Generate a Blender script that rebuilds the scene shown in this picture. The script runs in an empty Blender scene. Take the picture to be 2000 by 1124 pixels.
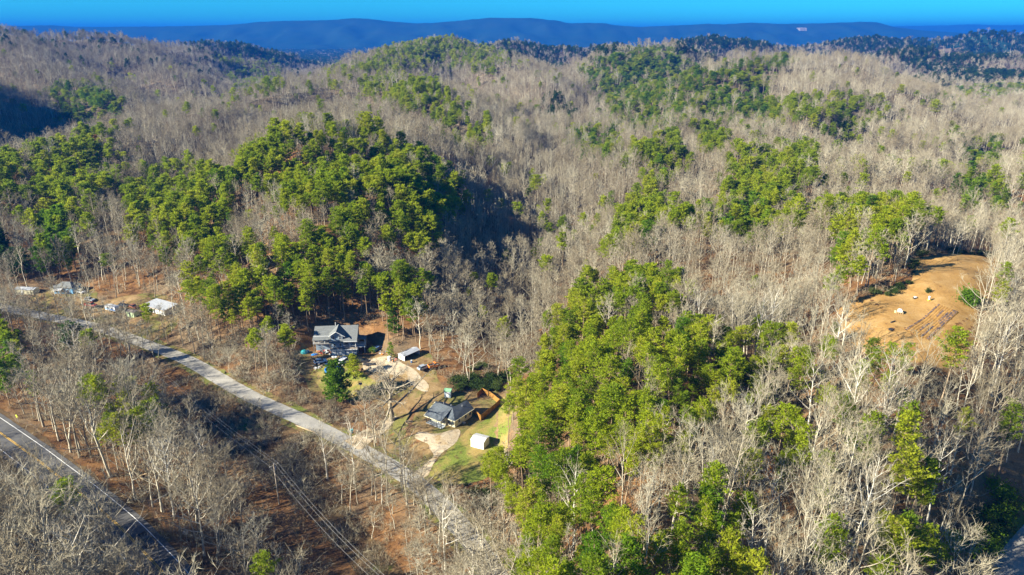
import bpy, bmesh, math, random
import numpy as np
from mathutils import Vector, Matrix
from mathutils.geometry import delaunay_2d_cdt

SC = bpy.context.scene
COL = SC.collection
R = math.radians

# ------------------------------------------------------------------ camera
CAM_H = 110.0
PITCH = R(19.9)
FPX = 1376.0                       # focal length in pixels of the 2000 px photograph
cam = bpy.data.cameras.new('camera')
cam_o = bpy.data.objects.new('camera', cam)
COL.objects.link(cam_o)
cam_o.location = (0, 0, CAM_H)
cam_o.rotation_euler = (math.pi / 2 - PITCH, 0, 0)
cam.sensor_width = 36.0
cam.lens = 36.0 * FPX / 2000.0
cam.clip_start = 1.0
cam.clip_end = 90000.0
SC.camera = cam_o

# ------------------------------------------------------------------ sky, sun, exposure
SUN_EL = R(28)
SHADOW_DIR = Vector((0.92, 0.39)).normalized()        # shadows run right and a little away
world = bpy.data.worlds.new('World')
SC.world = world
world.use_nodes = True
wn = world.node_tree
for n in list(wn.nodes):
    wn.nodes.remove(n)
w_out = wn.nodes.new('ShaderNodeOutputWorld')
w_bg = wn.nodes.new('ShaderNodeBackground')
w_sky = wn.nodes.new('ShaderNodeTexSky')
w_sky.sky_type = 'NISHITA'
w_sky.sun_disc = False
w_sky.sun_elevation = SUN_EL
# to the sun = opposite of the shadows; blender's rotation 0 puts the sun at +Y, turning clockwise
to_sun = -SHADOW_DIR
w_sky.sun_rotation = math.atan2(to_sun.x, to_sun.y)
w_sky.altitude = 300.0
w_sky.air_density = 1.0
w_sky.dust_density = 0.15
w_sky.ozone_density = 4.0
w_mix = wn.nodes.new('ShaderNodeMix')
w_mix.data_type = 'RGBA'
w_mix.blend_type = 'MULTIPLY'
w_mix.inputs[0].default_value = 1.0
w_mix.inputs[7].default_value = (0.05, 0.53, 0.86, 1)  # the deep blue of the whole sky
wn.links.new(w_sky.outputs[0], w_mix.inputs[6])
wn.links.new(w_mix.outputs[2], w_bg.inputs[0])
w_bg.inputs[1].default_value = 0.06
wn.links.new(w_bg.outputs[0], w_out.inputs[0])

sun = bpy.data.lights.new('sun', 'SUN')
sun.energy = 5.0
sun.angle = R(0.5)
sun.color = (1.0, 0.925, 0.75)
sun_o = bpy.data.objects.new('sun', sun)
COL.objects.link(sun_o)
to_sun3 = Vector((to_sun.x * math.cos(SUN_EL), to_sun.y * math.cos(SUN_EL), math.sin(SUN_EL)))
sun_o.rotation_euler = to_sun3.to_track_quat('Z', 'Y').to_euler()
sun_o.location = (-200, -100, 400)

SC.view_settings.view_transform = 'Standard'
SC.view_settings.look = 'None'
SC.view_settings.gamma = 1.0
SC.view_settings.use_curve_mapping = False
SC.view_settings.exposure = 1.95
SC.render.engine = 'CYCLES'
SC.cycles.use_denoising = True
SC.cycles.max_bounces = 5
SC.cycles.diffuse_bounces = 3
SC.cycles.glossy_bounces = 2
SC.cycles.transmission_bounces = 2
SC.cycles.volume_bounces = 1
SC.cycles.transparent_max_bounces = 4
SC.cycles.sample_clamp_indirect = 4.0
SC.cycles.pixel_filter_type = 'BLACKMAN_HARRIS'
SC.cycles.filter_width = 1.5

# ------------------------------------------------------------------ pixel <-> place helpers (photograph is 2000 x 1124)
CA, SA = math.cos(PITCH), math.sin(PITCH)

def ray_dir(px, py):
    t = (562.0 - py) / FPX
    return ((px - 1000.0) / FPX, CA + t * SA, -SA + t * CA)

def at_Y(px, py, Y):
    d = ray_dir(px, py)
    k = Y / d[1]
    return d[0] * k, Y, CAM_H + d[2] * k

def at_z(px, py, z):
    d = ray_dir(px, py)
    k = (z - CAM_H) / d[2]
    return d[0] * k, d[1] * k, z

def project(x, y, z):
    dz = z - CAM_H
    dep = y * CA - dz * SA
    v = y * SA + dz * CA
    dep_s = np.where(dep > 1e-3, dep, 1e-3) if isinstance(dep, np.ndarray) else max(dep, 1e-3)
    return 1000.0 + FPX * x / dep_s, 562.0 - FPX * v / dep_s, dep

# ------------------------------------------------------------------ naming and describing
def tag(o, label=None, cat=None, group=None, kind=None):
    if label: o['label'] = label
    if cat: o['category'] = cat
    if group: o['group'] = group
    if kind: o['kind'] = kind
    return o

def link_mesh(name, me, parent=None, mats=()):
    o = bpy.data.objects.new(name, me)
    COL.objects.link(o)
    if parent is not None:
        o.parent = parent
    for m in mats:
        me.materials.append(m)
    return o

def empty(name, loc, rz=0.0):
    o = bpy.data.objects.new(name, None)
    o.empty_display_size = 0.5
    COL.objects.link(o)
    o.location = loc
    o.rotation_euler = (0, 0, rz)
    return o

def copy_tree(o, parent=None):
    c = o.copy()
    COL.objects.link(c)
    if parent is not None:
        c.parent = parent
    for ch in list(o.children):
        copy_tree(ch, c)
    return c

# ------------------------------------------------------------------ noise
def wave_noise(seed, wavelength, n=14):
    r = np.random.RandomState(seed)
    a = r.uniform(0, 2 * np.pi, n)
    k = 2 * np.pi / (wavelength * r.uniform(0.7, 1.5, n))
    ph = r.uniform(0, 2 * np.pi, n)
    def f(x, y):
        s = 0
        for i in range(n):
            s = s + np.sin((x * np.cos(a[i]) + y * np.sin(a[i])) * k[i] + ph[i])
        return s / math.sqrt(n / 2.0)
    return f

# ------------------------------------------------------------------ terrain
CTRL = []
def cp(px, py, Y, canopy):
    x, y, z = at_Y(px, py, Y); CTRL.append((x, y, z - canopy))
def cg(px, py, z):
    x, y, z = at_z(px, py, z); CTRL.append((x, y, z))
def cw(px, Y, z):
    d = ray_dir(px, 562); k = Y / d[1]; CTRL.append((d[0] * k, Y, z))

ROAD_PX = [(-260, 545), (-120, 575), (0, 600), (90, 619), (190, 640), (280, 671), (370, 707), (480, 770), (610, 830),
           (700, 877), (780, 922), (850, 978), (912, 1045), (955, 1105), (985, 1170)]
HWY_PX = [(-340, 655), (-150, 742), (-40, 818), (49, 881), (101, 921), (153, 961), (200, 1000), (240, 1036), (280, 1078), (325, 1128), (380, 1200)]
LOWROAD_PX = [(2060, 1000), (2010, 1062), (1968, 1118), (1930, 1180)]
for p in ROAD_PX: cg(p[0], p[1], 0.0)
for p in HWY_PX: cg(p[0], p[1], -1.0)
for p in LOWROAD_PX: cg(p[0], p[1], 6.0)
for p in [(660, 700, 1.5), (620, 690, 1.8), (875, 820, 1.8), (938, 880, 1.2), (310, 612, 2.2), (225, 608, 1.5), (130, 572, 3), (40, 570, 3), (805, 700, 3),
          (500, 950, -2.5), (700, 1080, -3), (300, 800, -2), (420, 800, -2), (600, 920, -1.5), (500, 1124, -2), (100, 1124, 2), (800, 1124, -1),
          (660, 632, 8), (600, 612, 11), (760, 645, 7), (900, 660, 5), (980, 690, 3), (1000, 760, 3), (350, 600, 5), (740, 760, 1), (560, 760, 1.5), (880, 930, 0.5),
          (1000, 1124, 6), (1100, 1124, 16), (1500, 1124, 21), (1880, 1110, 9), (1350, 900, 25), (1250, 960, 27),
          (1925, 508, 36), (1640, 600, 35), (1800, 700, 34), (1690, 720, 32), (1900, 640, 35), (1790, 508, 36.5), (1980, 600, 33)]:
    cg(*p)
for p in [(1250, 530, 205, 17), (1150, 600, 195, 17), (1060, 700, 170, 16), (1000, 820, 150, 17), (1000, 900, 125, 17), (1300, 700, 140, 17),
          (1090, 890, 90, 20), (1400, 930, 90, 20), (1450, 650, 165, 17), (1700, 850, 110, 18), (1900, 850, 120, 18),
          (1550, 560, 210, 16), (1600, 700, 150, 16), (1430, 470, 250, 16), (1250, 430, 330, 18), (1330, 380, 360, 18), (1500, 400, 330, 18),
          (1700, 400, 260, 20), (1900, 440, 300, 16), (1900, 350, 420, 16), (1950, 280, 550, 18), (1500, 300, 480, 16), (1300, 290, 500, 16),
          (1370, 255, 600, 20), (1650, 270, 600, 20), (1130, 235, 760, 18), (1100, 350, 470, 18), (1050, 500, 310, 13), (1000, 430, 390, 9), (1010, 320, 540, 14),
          (700, 265, 415, 17), (560, 262, 410, 17), (850, 335, 380, 19), (800, 292, 400, 17), (900, 420, 335, 19), (600, 450, 275, 17), (600, 350, 332, 17),
          (850, 450, 285, 18), (800, 400, 305, 17), (300, 400, 340, 17), (400, 350, 400, 17), (150, 380, 360, 17), (450, 260, 600, 20), (700, 210, 690, 20),
          (50, 270, 720, 15)]:
    cp(*p)
for p in [(1140, 1050, 6), (1250, 1200, 8), (1000, 900, 8), (800, 720, 14), (1500, 1350, 5), (1750, 1250, 2), (1900, 900, 8), (2050, 1200, 5), (1300, 1900, 5), (1600, 2100, 0), (1900, 2300, 0), (900, 1900, 0), (700, 1500, 0), (400, 1400, -5), (200, 1250, -5), (1450, 720, 14), (1700, 760, 12), (1130, 1700, 5), (100, 640, -10), (300, 860, -12), (0, 600, -8), (500, 1080, -5), (-200, 500, -5), (700, 2600, -20), (1000, 2600, 0), (600, 3500, -40), (1000, 4000, -45),
          (1500, 4200, -40), (2000, 4200, -20), (0, 3500, -30), (500, 8000, -60), (1000, 8000, -60), (1500, 8000, -60), (0, 9000, -60), (2000, 9000, -60),
          (1000, 30000, -60), (-1000, 20000, -60), (3000, 20000, -60), (2500, 1500, 40), (-600, 1500, 90), (-600, 3000, 40), (2600, 3000, 30)]:
    cw(*p)
for p in [(-420, 150, 6), (-400, -100, 10), (0, -200, 10), (0, 25, 16), (300, 50, 8), (400, -100, 10), (-300, 40, 2), (100, 40, 14), (-100, 60, 0),
          (-2000, 500, 40), (2000, 500, 30), (-3000, -3000, 20), (3000, -3000, 20), (0, -5000, 0), (-20000, 0, 0), (20000, 0, 0), (260, 250, 22), (330, 420, 15), (-640, 520, 130), (-690, 690, 155), (-770, 860, 105), (-640, 400, 60), (-960, 1000, 120)]:  # includes an unseen high hill at left, added to shade the valley
    CTRL.append(p)

def _feat(x, y):
    r = np.sqrt(x * x + y * y) + 1e-6
    return np.stack([2.6 * x / r, 2.6 * y / r, np.log(r + 25.0)], -1)

_C = np.array(CTRL)
_F = _feat(_C[:, 0], _C[:, 1])
_c2 = 0.05 ** 2
_A = np.sqrt(((_F[:, None] - _F[None]) ** 2).sum(-1) + _c2) - 0.05
_A[np.diag_indices(len(_C))] -= 0.006                                    # a little smoothing
_n = len(_C)
_M = np.zeros((_n + 1, _n + 1)); _M[:_n, :_n] = _A; _M[_n, :_n] = 1; _M[:_n, _n] = 1
_W = np.linalg.solve(_M, np.append(_C[:, 2], 0))

_n1, _n2, _n3, _n4 = wave_noise(1, 150), wave_noise(2, 60), wave_noise(3, 420), wave_noise(4, 22)

def bezier_pts(pts, step):
    """resample a polyline as a smooth Catmull-Rom curve with even steps"""
    P = np.array(pts, float)
    P = np.vstack([2 * P[0] - P[1], P, 2 * P[-1] - P[-2]])
    out = []
    for i in range(1, len(P) - 2):
        for t in np.linspace(0, 1, 24, endpoint=False):
            p0, p1, p2, p3 = P[i - 1], P[i], P[i + 1], P[i + 2]
            out.append(0.5 * ((2 * p1) + (-p0 + p2) * t + (2 * p0 - 5 * p1 + 4 * p2 - p3) * t * t + (-p0 + 3 * p1 - 3 * p2 + p3) * t ** 3))
    out.append(P[-2])
    out = np.array(out)
    s = np.r_[0, np.cumsum(np.linalg.norm(np.diff(out, axis=0), axis=1))]
    n = max(2, int(s[-1] / step))
    q = np.linspace(0, s[-1], n + 1)
    return np.stack([np.interp(q, s, out[:, k]) for k in range(out.shape[1])], -1)

ROAD = bezier_pts([at_z(*p, 0.0)[:2] for p in ROAD_PX], 1.0)
HWY = bezier_pts([at_z(*p, -1.0)[:2] for p in HWY_PX], 1.0)
LOWROAD = bezier_pts([at_z(*p, 6.0)[:2] for p in LOWROAD_PX], 1.0)

def dist_line(x, y, L):
    x = np.asarray(x, float); sh = x.shape
    P = np.stack([x.ravel(), np.asarray(y, float).ravel()], -1)
    best = np.full(len(P), 1e9); idx = np.zeros(len(P), int)
    lo = L.min(0) - 400; hi = L.max(0) + 400
    m = np.where(((P >= lo) & (P <= hi)).all(1))[0]
    for k in range(0, len(m), 8000):
        mm = m[k:k + 8000]
        d = np.sqrt(((P[mm, None] - L[None, ::2]) ** 2).sum(-1))
        best[mm] = d.min(1); idx[mm] = d.argmin(1) * 2
    return best.reshape(sh), idx.reshape(sh)

def hollow(pts, dd, ww):
    P = []
    for px_, Y_ in pts:
        d = ray_dir(px_, 562); P.append((d[0] * Y_ / d[1], Y_))
    return bezier_pts(P, 8.0), dd, ww
HOLLOWS = [hollow([(1010, 255), (1040, 320), (1085, 420), (1115, 570), (1132, 760), (1140, 1050)], 3, 40), hollow([(1250, 420), (1330, 560), (1420, 700)], 6, 45),
           hollow([(420, 430), (500, 560), (620, 620)], 8, 50), hollow([(1950, 380), (1800, 520), (1700, 640)], 7, 60)]

def ridge(pts, slope, canopy=16.0):
    P = []
    for (px_, py_, Y_) in pts:
        a = at_Y(px_, py_, Y_); P.append((a[0], a[1], a[2] - canopy))
    return bezier_pts(P, 14.0), slope
RIDGES = [
    ridge([(-160, 420, 330), (0, 338, 430), (110, 287, 500), (230, 240, 600), (420, 196, 800), (560, 173, 900), (660, 151, 1000), (720, 132, 1150), (785, 92, 1450), (850, 73, 1600), (900, 88, 1750)], 0.36),
    ridge([(660, 151, 1000), (760, 161, 900), (850, 167, 800), (910, 207, 700), (950, 252, 630)], 0.40),
    ridge([(850, 73, 1600), (940, 96, 1450), (1000, 110, 1300), (1060, 142, 1120), (1105, 192, 960)], 0.42),
    ridge([(1190, 112, 1300), (1215, 98, 1400), (1260, 92, 1450), (1320, 93, 1550), (1370, 108, 1650)], 0.40), ridge([(1260, 92, 1450), (1245, 138, 1250), (1210, 185, 1080)], 0.36),
    ridge([(1180, 228, 810), (1300, 181, 890), (1430, 126, 980), (1500, 110, 1020), (1555, 105, 1050), (1640, 114, 1030), (1720, 142, 950), (1800, 190, 830), (1870, 240, 720)], 0.36),
    ridge([(1555, 105, 1050), (1580, 150, 880), (1565, 200, 740), (1540, 250, 630)], 0.30), ridge([(1430, 126, 980), (1400, 190, 790), (1390, 240, 680)], 0.32),
    ridge([(930, 88, 2000), (1040, 83, 2300), (1150, 90, 2300), (1230, 86, 2400)], 0.35, 18), ridge([(1290, 92, 2300), (1330, 80, 2350), (1360, 69, 2400), (1440, 71, 2500), (1480, 79, 2500), (1540, 92, 2500)], 0.35, 18),
    ridge([(1570, 88, 2700), (1640, 76, 2800), (1750, 72, 3000), (1830, 70, 3000), (1900, 64, 3000), (1930, 58, 3000), (1965, 64, 3000), (2150, 66, 3000)], 0.35, 18),
    ridge([(1640, 112, 1800), (1720, 104, 1900), (1800, 99, 2000), (1900, 110, 1900), (2000, 102, 1900), (2150, 100, 1900)], 0.32, 17),
    ridge([(1760, 160, 1350), (1850, 150, 1400), (1950, 160, 1350), (2100, 150, 1350)], 0.28, 17),
    ridge([(-200, 48, 1450), (0, 53, 1500), (100, 60, 1550), (200, 70, 1650), (300, 80, 1750), (400, 100, 1850), (490, 122, 1900)], 0.34),
    ridge([(200, 70, 1650), (260, 105, 1400), (330, 140, 1250), (400, 170, 1150)], 0.38), ridge([(0, 53, 1500), (40, 95, 1250), (90, 135, 1050), (150, 164, 950), (200, 185, 880)], 0.38),
    ridge([(300, 85, 2300), (345, 80, 2300), (410, 80, 2350), (500, 89, 2500), (560, 105, 2600), (650, 128, 2700)], 0.35, 18)]
R3 = [r[0][:, :2] for r in RIDGES]

# level pads under the buildings: (x, y, radius, z)
PADS = []
def pad(px, py, z, r):
    x, y, _ = at_z(px, py, z); PADS.append((x, y, r, z))
pad(664, 690, 1.5, 13); pad(880, 818, 1.8, 12); pad(938, 872, 1.2, 4.5); pad(312, 606, 2.2, 9)
pad(806, 700, 3.0, 4.5); pad(130, 570, 3.0, 8)

def terrain_raw(x, y):
    x = np.asarray(x, float); y = np.asarray(y, float)
    sh = x.shape
    X, Yy = x.ravel(), y.ravel()
    z = np.empty(len(X))
    for k in range(0, len(X), 20000):
        f = _feat(X[k:k + 20000], Yy[k:k + 20000])
        d = np.sqrt(((f[:, None] - _F[None]) ** 2).sum(-1) + _c2) - 0.05
        z[k:k + 20000] = d @ _W[:-1] + _W[-1]
    z = z.reshape(sh)
    r = np.sqrt(x * x + y * y)
    for (L, sl), L2 in zip(RIDGES, R3):
        d, i = dist_line(x, y, L2)
        w = 26.0
        c = L[np.clip(i, 0, len(L) - 1), 2] - sl * (np.sqrt(d * d + w * w) - w)
        c = np.where(d < 1e8, c, -200.0)
        m = np.maximum(z, c)
        z = m + 5.0 * np.log1p(np.exp(-np.abs(z - c) / 5.0)) * (d < 1e8) * np.exp(-np.maximum(z - c, 0) / 12.0)
    hill = np.clip((z - 3.0) / 10.0, 0, 1) * np.clip((r - 150) / 200, 0.25, 1)
    z = z + hill * (4.6 * _n1(x, y) + 2.0 * _n2(x, y)) * np.clip(r / 500, 0.35, 0.85)
    z = z + np.clip((r - 700) / 900, 0, 1) * 3.0 * _n3(x, y) * np.clip(1 - (r - 5000) / 3000, 0.1, 1)
    # hollows that run between the ridges: (line, depth, half width)
    for L, dd, ww in HOLLOWS:
        d, _ = dist_line(x, y, L)
        z = z - dd * np.exp(-(d / ww) ** 2)
    z = z + 0.22 * _n4(x, y)
    # roads
    for L, w, zz in ((ROAD, 3.2, 0.0), (HWY, 6.0, -1.0), (LOWROAD, 3.6, 6.0)):
        d, _ = dist_line(x, y, L)
        k = np.clip((d - w) / 7.0, 0, 1); k = k * k * (3 - 2 * k)
        z = z * k + zz * (1 - k)
    for (ax, ay, rr, zz) in PADS:
        d = np.sqrt((x - ax) ** 2 + (y - ay) ** 2)
        k = np.clip((d - rr) / 6.0, 0, 1); k = k * k * (3 - 2 * k)
        z = z * k + zz * (1 - k)
    return z

def sinh_axis(lo, hi, c, s, du):
    u0, u1 = math.asinh((lo - c) / s), math.asinh((hi - c) / s)
    n = int((u1 - u0) / du)
    return c + s * np.sinh(np.linspace(u0, u1, n))

GX = sinh_axis(-30000, 30000, 0, 170, 0.0185)
GY = sinh_axis(-3000, 45000, 180, 170, 0.0185)
_gx, _gy = np.meshgrid(GX, GY)
GZ = terrain_raw(_gx, _gy)

def height(x, y):
    """height of the terrain mesh itself (its own triangles)"""
    x = np.asarray(x, float); y = np.asarray(y, float)
    i = np.clip(np.searchsorted(GX, x) - 1, 0, len(GX) - 2)
    j = np.clip(np.searchsorted(GY, y) - 1, 0, len(GY) - 2)
    u = (x - GX[i]) / (GX[i + 1] - GX[i]); v = (y - GY[j]) / (GY[j + 1] - GY[j])
    a, b, c, d = GZ[j, i], GZ[j, i + 1], GZ[j + 1, i + 1], GZ[j + 1, i]
    lower = a + u * (b - a) + v * (c - b)
    upper = a + u * (c - d) + v * (d - a)
    return np.where(u >= v, lower, upper)

def ground_at(px, py, tmax=6000):
    """the point of the terrain seen at a pixel"""
    d = np.array(ray_dir(px, py))
    t = 40.0 * (tmax / 40.0) ** np.linspace(0, 1, 1500)
    x, y, z = d[0] * t, d[1] * t, CAM_H + d[2] * t
    below = np.where(z < height(x, y))[0]
    k = below[0] if len(below) else len(t) - 1
    lo, hi = t[max(k - 1, 0)], t[k]
    for _ in range(25):
        m = (lo + hi) / 2
        if CAM_H + d[2] * m < float(height(d[0] * m, d[1] * m)): hi = m
        else: lo = m
    x, y = d[0] * hi, d[1] * hi
    return float(x), float(y), float(height(x, y))

def hz(x, y):
    return float(height(x, y))
# ------------------------------------------------------------------ materials
class NB:
    """small node builder"""
    def __init__(self, name):
        self.m = bpy.data.materials.new(name); self.m.use_nodes = True
        self.t = self.m.node_tree
        for n in list(self.t.nodes): self.t.nodes.remove(n)
        self.out = self.t.nodes.new('ShaderNodeOutputMaterial')
    def n(self, kind, **kw):
        nd = self.t.nodes.new(kind)
        for k, v in kw.items(): setattr(nd, k, v)
        return nd
    def l(self, a, b): self.t.links.new(a, b)
    def coords(self, which='Object', scale=None):
        c = self.n('ShaderNodeTexCoord').outputs[which]
        if scale is not None:
            mp = self.n('ShaderNodeMapping'); mp.inputs['Scale'].default_value = scale
            self.l(c, mp.inputs['Vector']); c = mp.outputs[0]
        return c
    def noise(self, scale, detail=3, rough=0.6, co=None, dist=0.0):
        nd = self.n('ShaderNodeTexNoise'); nd.inputs['Scale'].default_value = scale
        nd.inputs['Detail'].default_value = detail; nd.inputs['Roughness'].default_value = rough
        nd.inputs['Distortion'].default_value = dist
        if co is not None: self.l(co, nd.inputs['Vector'])
        return nd.outputs['Fac']
    def ramp(self, fac, stops, interp='LINEAR'):
        r = self.n('ShaderNodeValToRGB'); r.color_ramp.interpolation = interp
        e = r.color_ramp.elements
        while len(e) < len(stops): e.new(0.5)
        for el, (p, c) in zip(e, stops):
            el.position = p; el.color = (c[0], c[1], c[2], 1)
        self.l(fac, r.inputs[0]); return r.outputs[0]
    def mix(self, fac, a, b, mode='MIX'):
        m = self.n('ShaderNodeMix', data_type='RGBA', blend_type=mode)
        for v, s in ((fac, 0), (a, 6), (b, 7)):
            if isinstance(v, (int, float)): m.inputs[s].default_value = v
            elif isinstance(v, (tuple, list)): m.inputs[s].default_value = (v[0], v[1], v[2], 1)
            else: self.l(v, m.inputs[s])
        return m.outputs[2]
    def rand(self): return self.n('ShaderNodeObjectInfo').outputs['Random']
    def math(self, op, a, b=None):
        m = self.n('ShaderNodeMath', operation=op)
        for i, v in enumerate((a, b)):
            if v is None: continue
            if isinstance(v, (int, float)): m.inputs[i].default_value = v
            else: self.l(v, m.inputs[i])
        return m.outputs[0]
    def bsdf(self, col, rough=0.8, metal=0.0, spec=0.3, bump=None, bump_d=0.05):
        p = self.n('ShaderNodeBsdfPrincipled')
        if isinstance(col, (tuple, list)): p.inputs['Base Color'].default_value = (col[0], col[1], col[2], 1)
        else: self.l(col, p.inputs['Base Color'])
        if isinstance(rough, (int, float)): p.inputs['Roughness'].default_value = rough
        else: self.l(rough, p.inputs['Roughness'])
        p.inputs['Metallic'].default_value = metal
        p.inputs['Specular IOR Level'].default_value = spec
        if bump is not None:
            b = self.n('ShaderNodeBump'); b.inputs['Distance'].default_value = bump_d; b.inputs['Strength'].default_value = 1.0
            self.l(bump, b.inputs['Height']); self.l(b.outputs[0], p.inputs['Normal'])
        self.l(p.outputs[0], self.out.inputs['Surface']); return self.m

def leafy(name, stops, transl=0.55, patch=0.45):
    """thin foliage: colour varies from plant to plant and from spray to spray; some light passes through"""
    b = NB(name)
    co = b.n('ShaderNodeNewGeometry').outputs['Position']
    nz = b.noise(0.9, 2, 0.6, co)
    rnd = b.rand()
    rnd = b.math('ADD', b.math('MULTIPLY', rnd, 1.3), -0.15)
    f = b.math('ADD', b.math('MULTIPLY', rnd, 1 - patch), b.math('MULTIPLY', b.math('ADD', b.math('MULTIPLY', nz, 2.2), -0.6), patch))
    col = b.ramp(f, stops)
    d = b.n('ShaderNodeBsdfDiffuse'); t = b.n('ShaderNodeBsdfTranslucent')
    b.l(col, d.inputs[0]); b.l(col, t.inputs[0])
    m = b.n('ShaderNodeMixShader'); m.inputs[0].default_value = transl
    b.l(d.outputs[0], m.inputs[1]); b.l(t.outputs[0], m.inputs[2])
    b.l(m.outputs[0], b.out.inputs['Surface'])
    return b.m

def bark(name, stops, scale=3.0):
    b = NB(name)
    co = b.n('ShaderNodeNewGeometry').outputs['Position']
    nz = b.noise(scale, 2, 0.6, co)
    f = b.math('ADD', b.math('MULTIPLY', b.rand(), 0.5), b.math('MULTIPLY', nz, 0.3))
    stand = b.noise(0.016, 3, 0.6, co)
    f = b.math('ADD', f, b.math('MULTIPLY', b.math('ADD', stand, -0.3), 0.6))
    return b.bsdf(b.ramp(f, stops), 0.9, spec=0.1)

M = {}
M['needles'] = leafy('pine_needles', [(0.0, (0.105, 0.165, 0.016)), (0.30, (0.19, 0.258, 0.016)), (0.6, (0.265, 0.32, 0.018)), (1.0, (0.35, 0.36, 0.032))])
M['needles_green'] = leafy('green_needles', [(0.0, (0.055, 0.12, 0.014)), (0.4, (0.11, 0.205, 0.014)), (0.75, (0.16, 0.25, 0.016)), (1.0, (0.22, 0.30, 0.02))])
M['needles_dark'] = leafy('dark_needles', [(0.0, (0.018, 0.045, 0.016)), (0.5, (0.032, 0.075, 0.018)), (1.0, (0.06, 0.115, 0.02))])
M['rust_leaves'] = leafy('rusty_leaves', [(0.0, (0.16, 0.06, 0.02)), (0.5, (0.30, 0.12, 0.03)), (1.0, (0.42, 0.20, 0.05))])
M['privet'] = leafy('privet_leaves', [(0.0, (0.030, 0.055, 0.016)), (0.5, (0.060, 0.095, 0.025)), (1.0, (0.10, 0.13, 0.04))])
M['pine_bark'] = bark('pine_bark', [(0.0, (0.14, 0.095, 0.06)), (0.6, (0.25, 0.18, 0.115)), (1.0, (0.36, 0.28, 0.19))])
M['pale_bark'] = bark('pale_bark', [(0.0, (0.18, 0.15, 0.108)), (0.5, (0.315, 0.28, 0.21)), (1.0, (0.52, 0.485, 0.39))])
M['white_bark'] = bark('white_bark', [(0.0, (0.36, 0.33, 0.27)), (0.55, (0.50, 0.465, 0.385)), (1.0, (0.62, 0.59, 0.51))], 1.2)
M['twig'] = bark('twig_bark', [(0.0, (0.10, 0.073, 0.046)), (0.3, (0.178, 0.146, 0.094)), (0.6, (0.262, 0.23, 0.158)), (1.0, (0.41, 0.385, 0.29))], 0.25)
M['brush'] = bark('brush_stems', [(0.0, (0.10, 0.06, 0.035)), (0.5, (0.20, 0.125, 0.07)), (1.0, (0.32, 0.22, 0.12))], 0.5)

def ground_mat():
    b = NB('leaf_litter')
    co = b.n('ShaderNodeNewGeometry').outputs['Position']
    big = b.noise(0.035, 4, 0.6, co); mid = b.noise(0.35, 4, 0.65, co, 0.4); fine = b.noise(3.0, 4, 0.75, co)
    c1 = b.ramp(mid, [(0.25, (0.065, 0.037, 0.020)), (0.45, (0.14, 0.072, 0.031)), (0.62, (0.215, 0.115, 0.048)), (0.8, (0.29, 0.19, 0.10))])
    c2 = b.ramp(fine, [(0.3, (0.35, 0.30, 0.26)), (0.55, (1, 1, 1)), (0.75, (1.25, 1.2, 1.1))])
    col = b.mix(0.8, c1, c2, 'MULTIPLY')
    grey = b.ramp(fine, [(0.3, (0.07, 0.055, 0.035)), (0.7, (0.26, 0.205, 0.13))])
    col = b.mix(b.ramp(big, [(0.45, (0, 0, 0)), (0.62, (0.7, 0.7, 0.7))]), col, grey)
    return b.bsdf(col, 0.95, spec=0.05, bump=fine, bump_d=0.12)
M['ground'] = ground_mat()
def wooded_mat():
    b = NB('wooded_slope'); co = b.n('ShaderNodeNewGeometry').outputs['Position']
    n, f = b.noise(0.02, 5, 0.7, co), b.noise(0.3, 4, 0.75, co)
    c = b.ramp(n, [(0.3, (0.085, 0.068, 0.042)), (0.5, (0.13, 0.10, 0.065)), (0.7, (0.17, 0.145, 0.10))])
    return b.bsdf(b.mix(0.7, c, b.ramp(f, [(0.35, (0.5, 0.5, 0.5)), (0.65, (1.3, 1.3, 1.3))]), 'MULTIPLY'), 0.95, spec=0.0, bump=f, bump_d=2.0)
M['wooded'] = wooded_mat()

def mount_mat():
    b = NB('far_forest')
    co = b.n('ShaderNodeNewGeometry').outputs['Position']
    nz = b.noise(0.004, 5, 0.7, co)
    return b.bsdf(b.ramp(nz, [(0.3, (0.006, 0.025, 0.020)), (0.7, (0.018, 0.038, 0.028))]), 0.95, spec=0.0)
M['far_forest'] = mount_mat()

# the sheet of ground
def build_terrain():
    ny, nx = GZ.shape
    co = np.stack([_gx, _gy, GZ], -1).reshape(-1, 3)
    j, i = np.meshgrid(np.arange(ny - 1), np.arange(nx - 1), indexing='ij')
    a = (j * nx + i).ravel(); b = a + 1; d = a + nx; c = d + 1
    tris = np.empty((len(a) * 2, 3), np.int32)
    tris[0::2] = np.stack([a, b, c], -1); tris[1::2] = np.stack([a, c, d], -1)
    me = np_mesh('terrain', co, tris)
    me.polygons.foreach_set('use_smooth', np.ones(len(tris), bool))
    o = link_mesh('terrain', me, None, [M['ground'], M['wooded'], M['far_forest']])
    cen = co[tris].mean(1); rr = np.hypot(cen[:, 0], cen[:, 1]) + 90 * _n3(cen[:, 0], cen[:, 1])
    me.polygons.foreach_set('material_index', ((rr > 560).astype(np.int32) + (rr > 3300)).astype(np.int32))
    tag(o, 'rolling ground covered in rusty fallen leaves', kind='structure')

def np_mesh(name, co, tris, mat_idx=None):
    me = bpy.data.meshes.new(name)
    co = np.asarray(co, np.float32); tris = np.asarray(tris, np.int32)
    me.vertices.add(len(co)); me.vertices.foreach_set('co', co.ravel())
    me.loops.add(len(tris) * 3); me.loops.foreach_set('vertex_index', tris.ravel())
    me.polygons.add(len(tris))
    me.polygons.foreach_set('loop_start', np.arange(0, len(tris) * 3, 3, dtype=np.int32))
    me.polygons.foreach_set('loop_total', np.full(len(tris), 3, np.int32))
    if mat_idx is not None: me.polygons.foreach_set('material_index', np.asarray(mat_idx, np.int32))
    me.update(calc_edges=True)
    return me
build_terrain()

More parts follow.
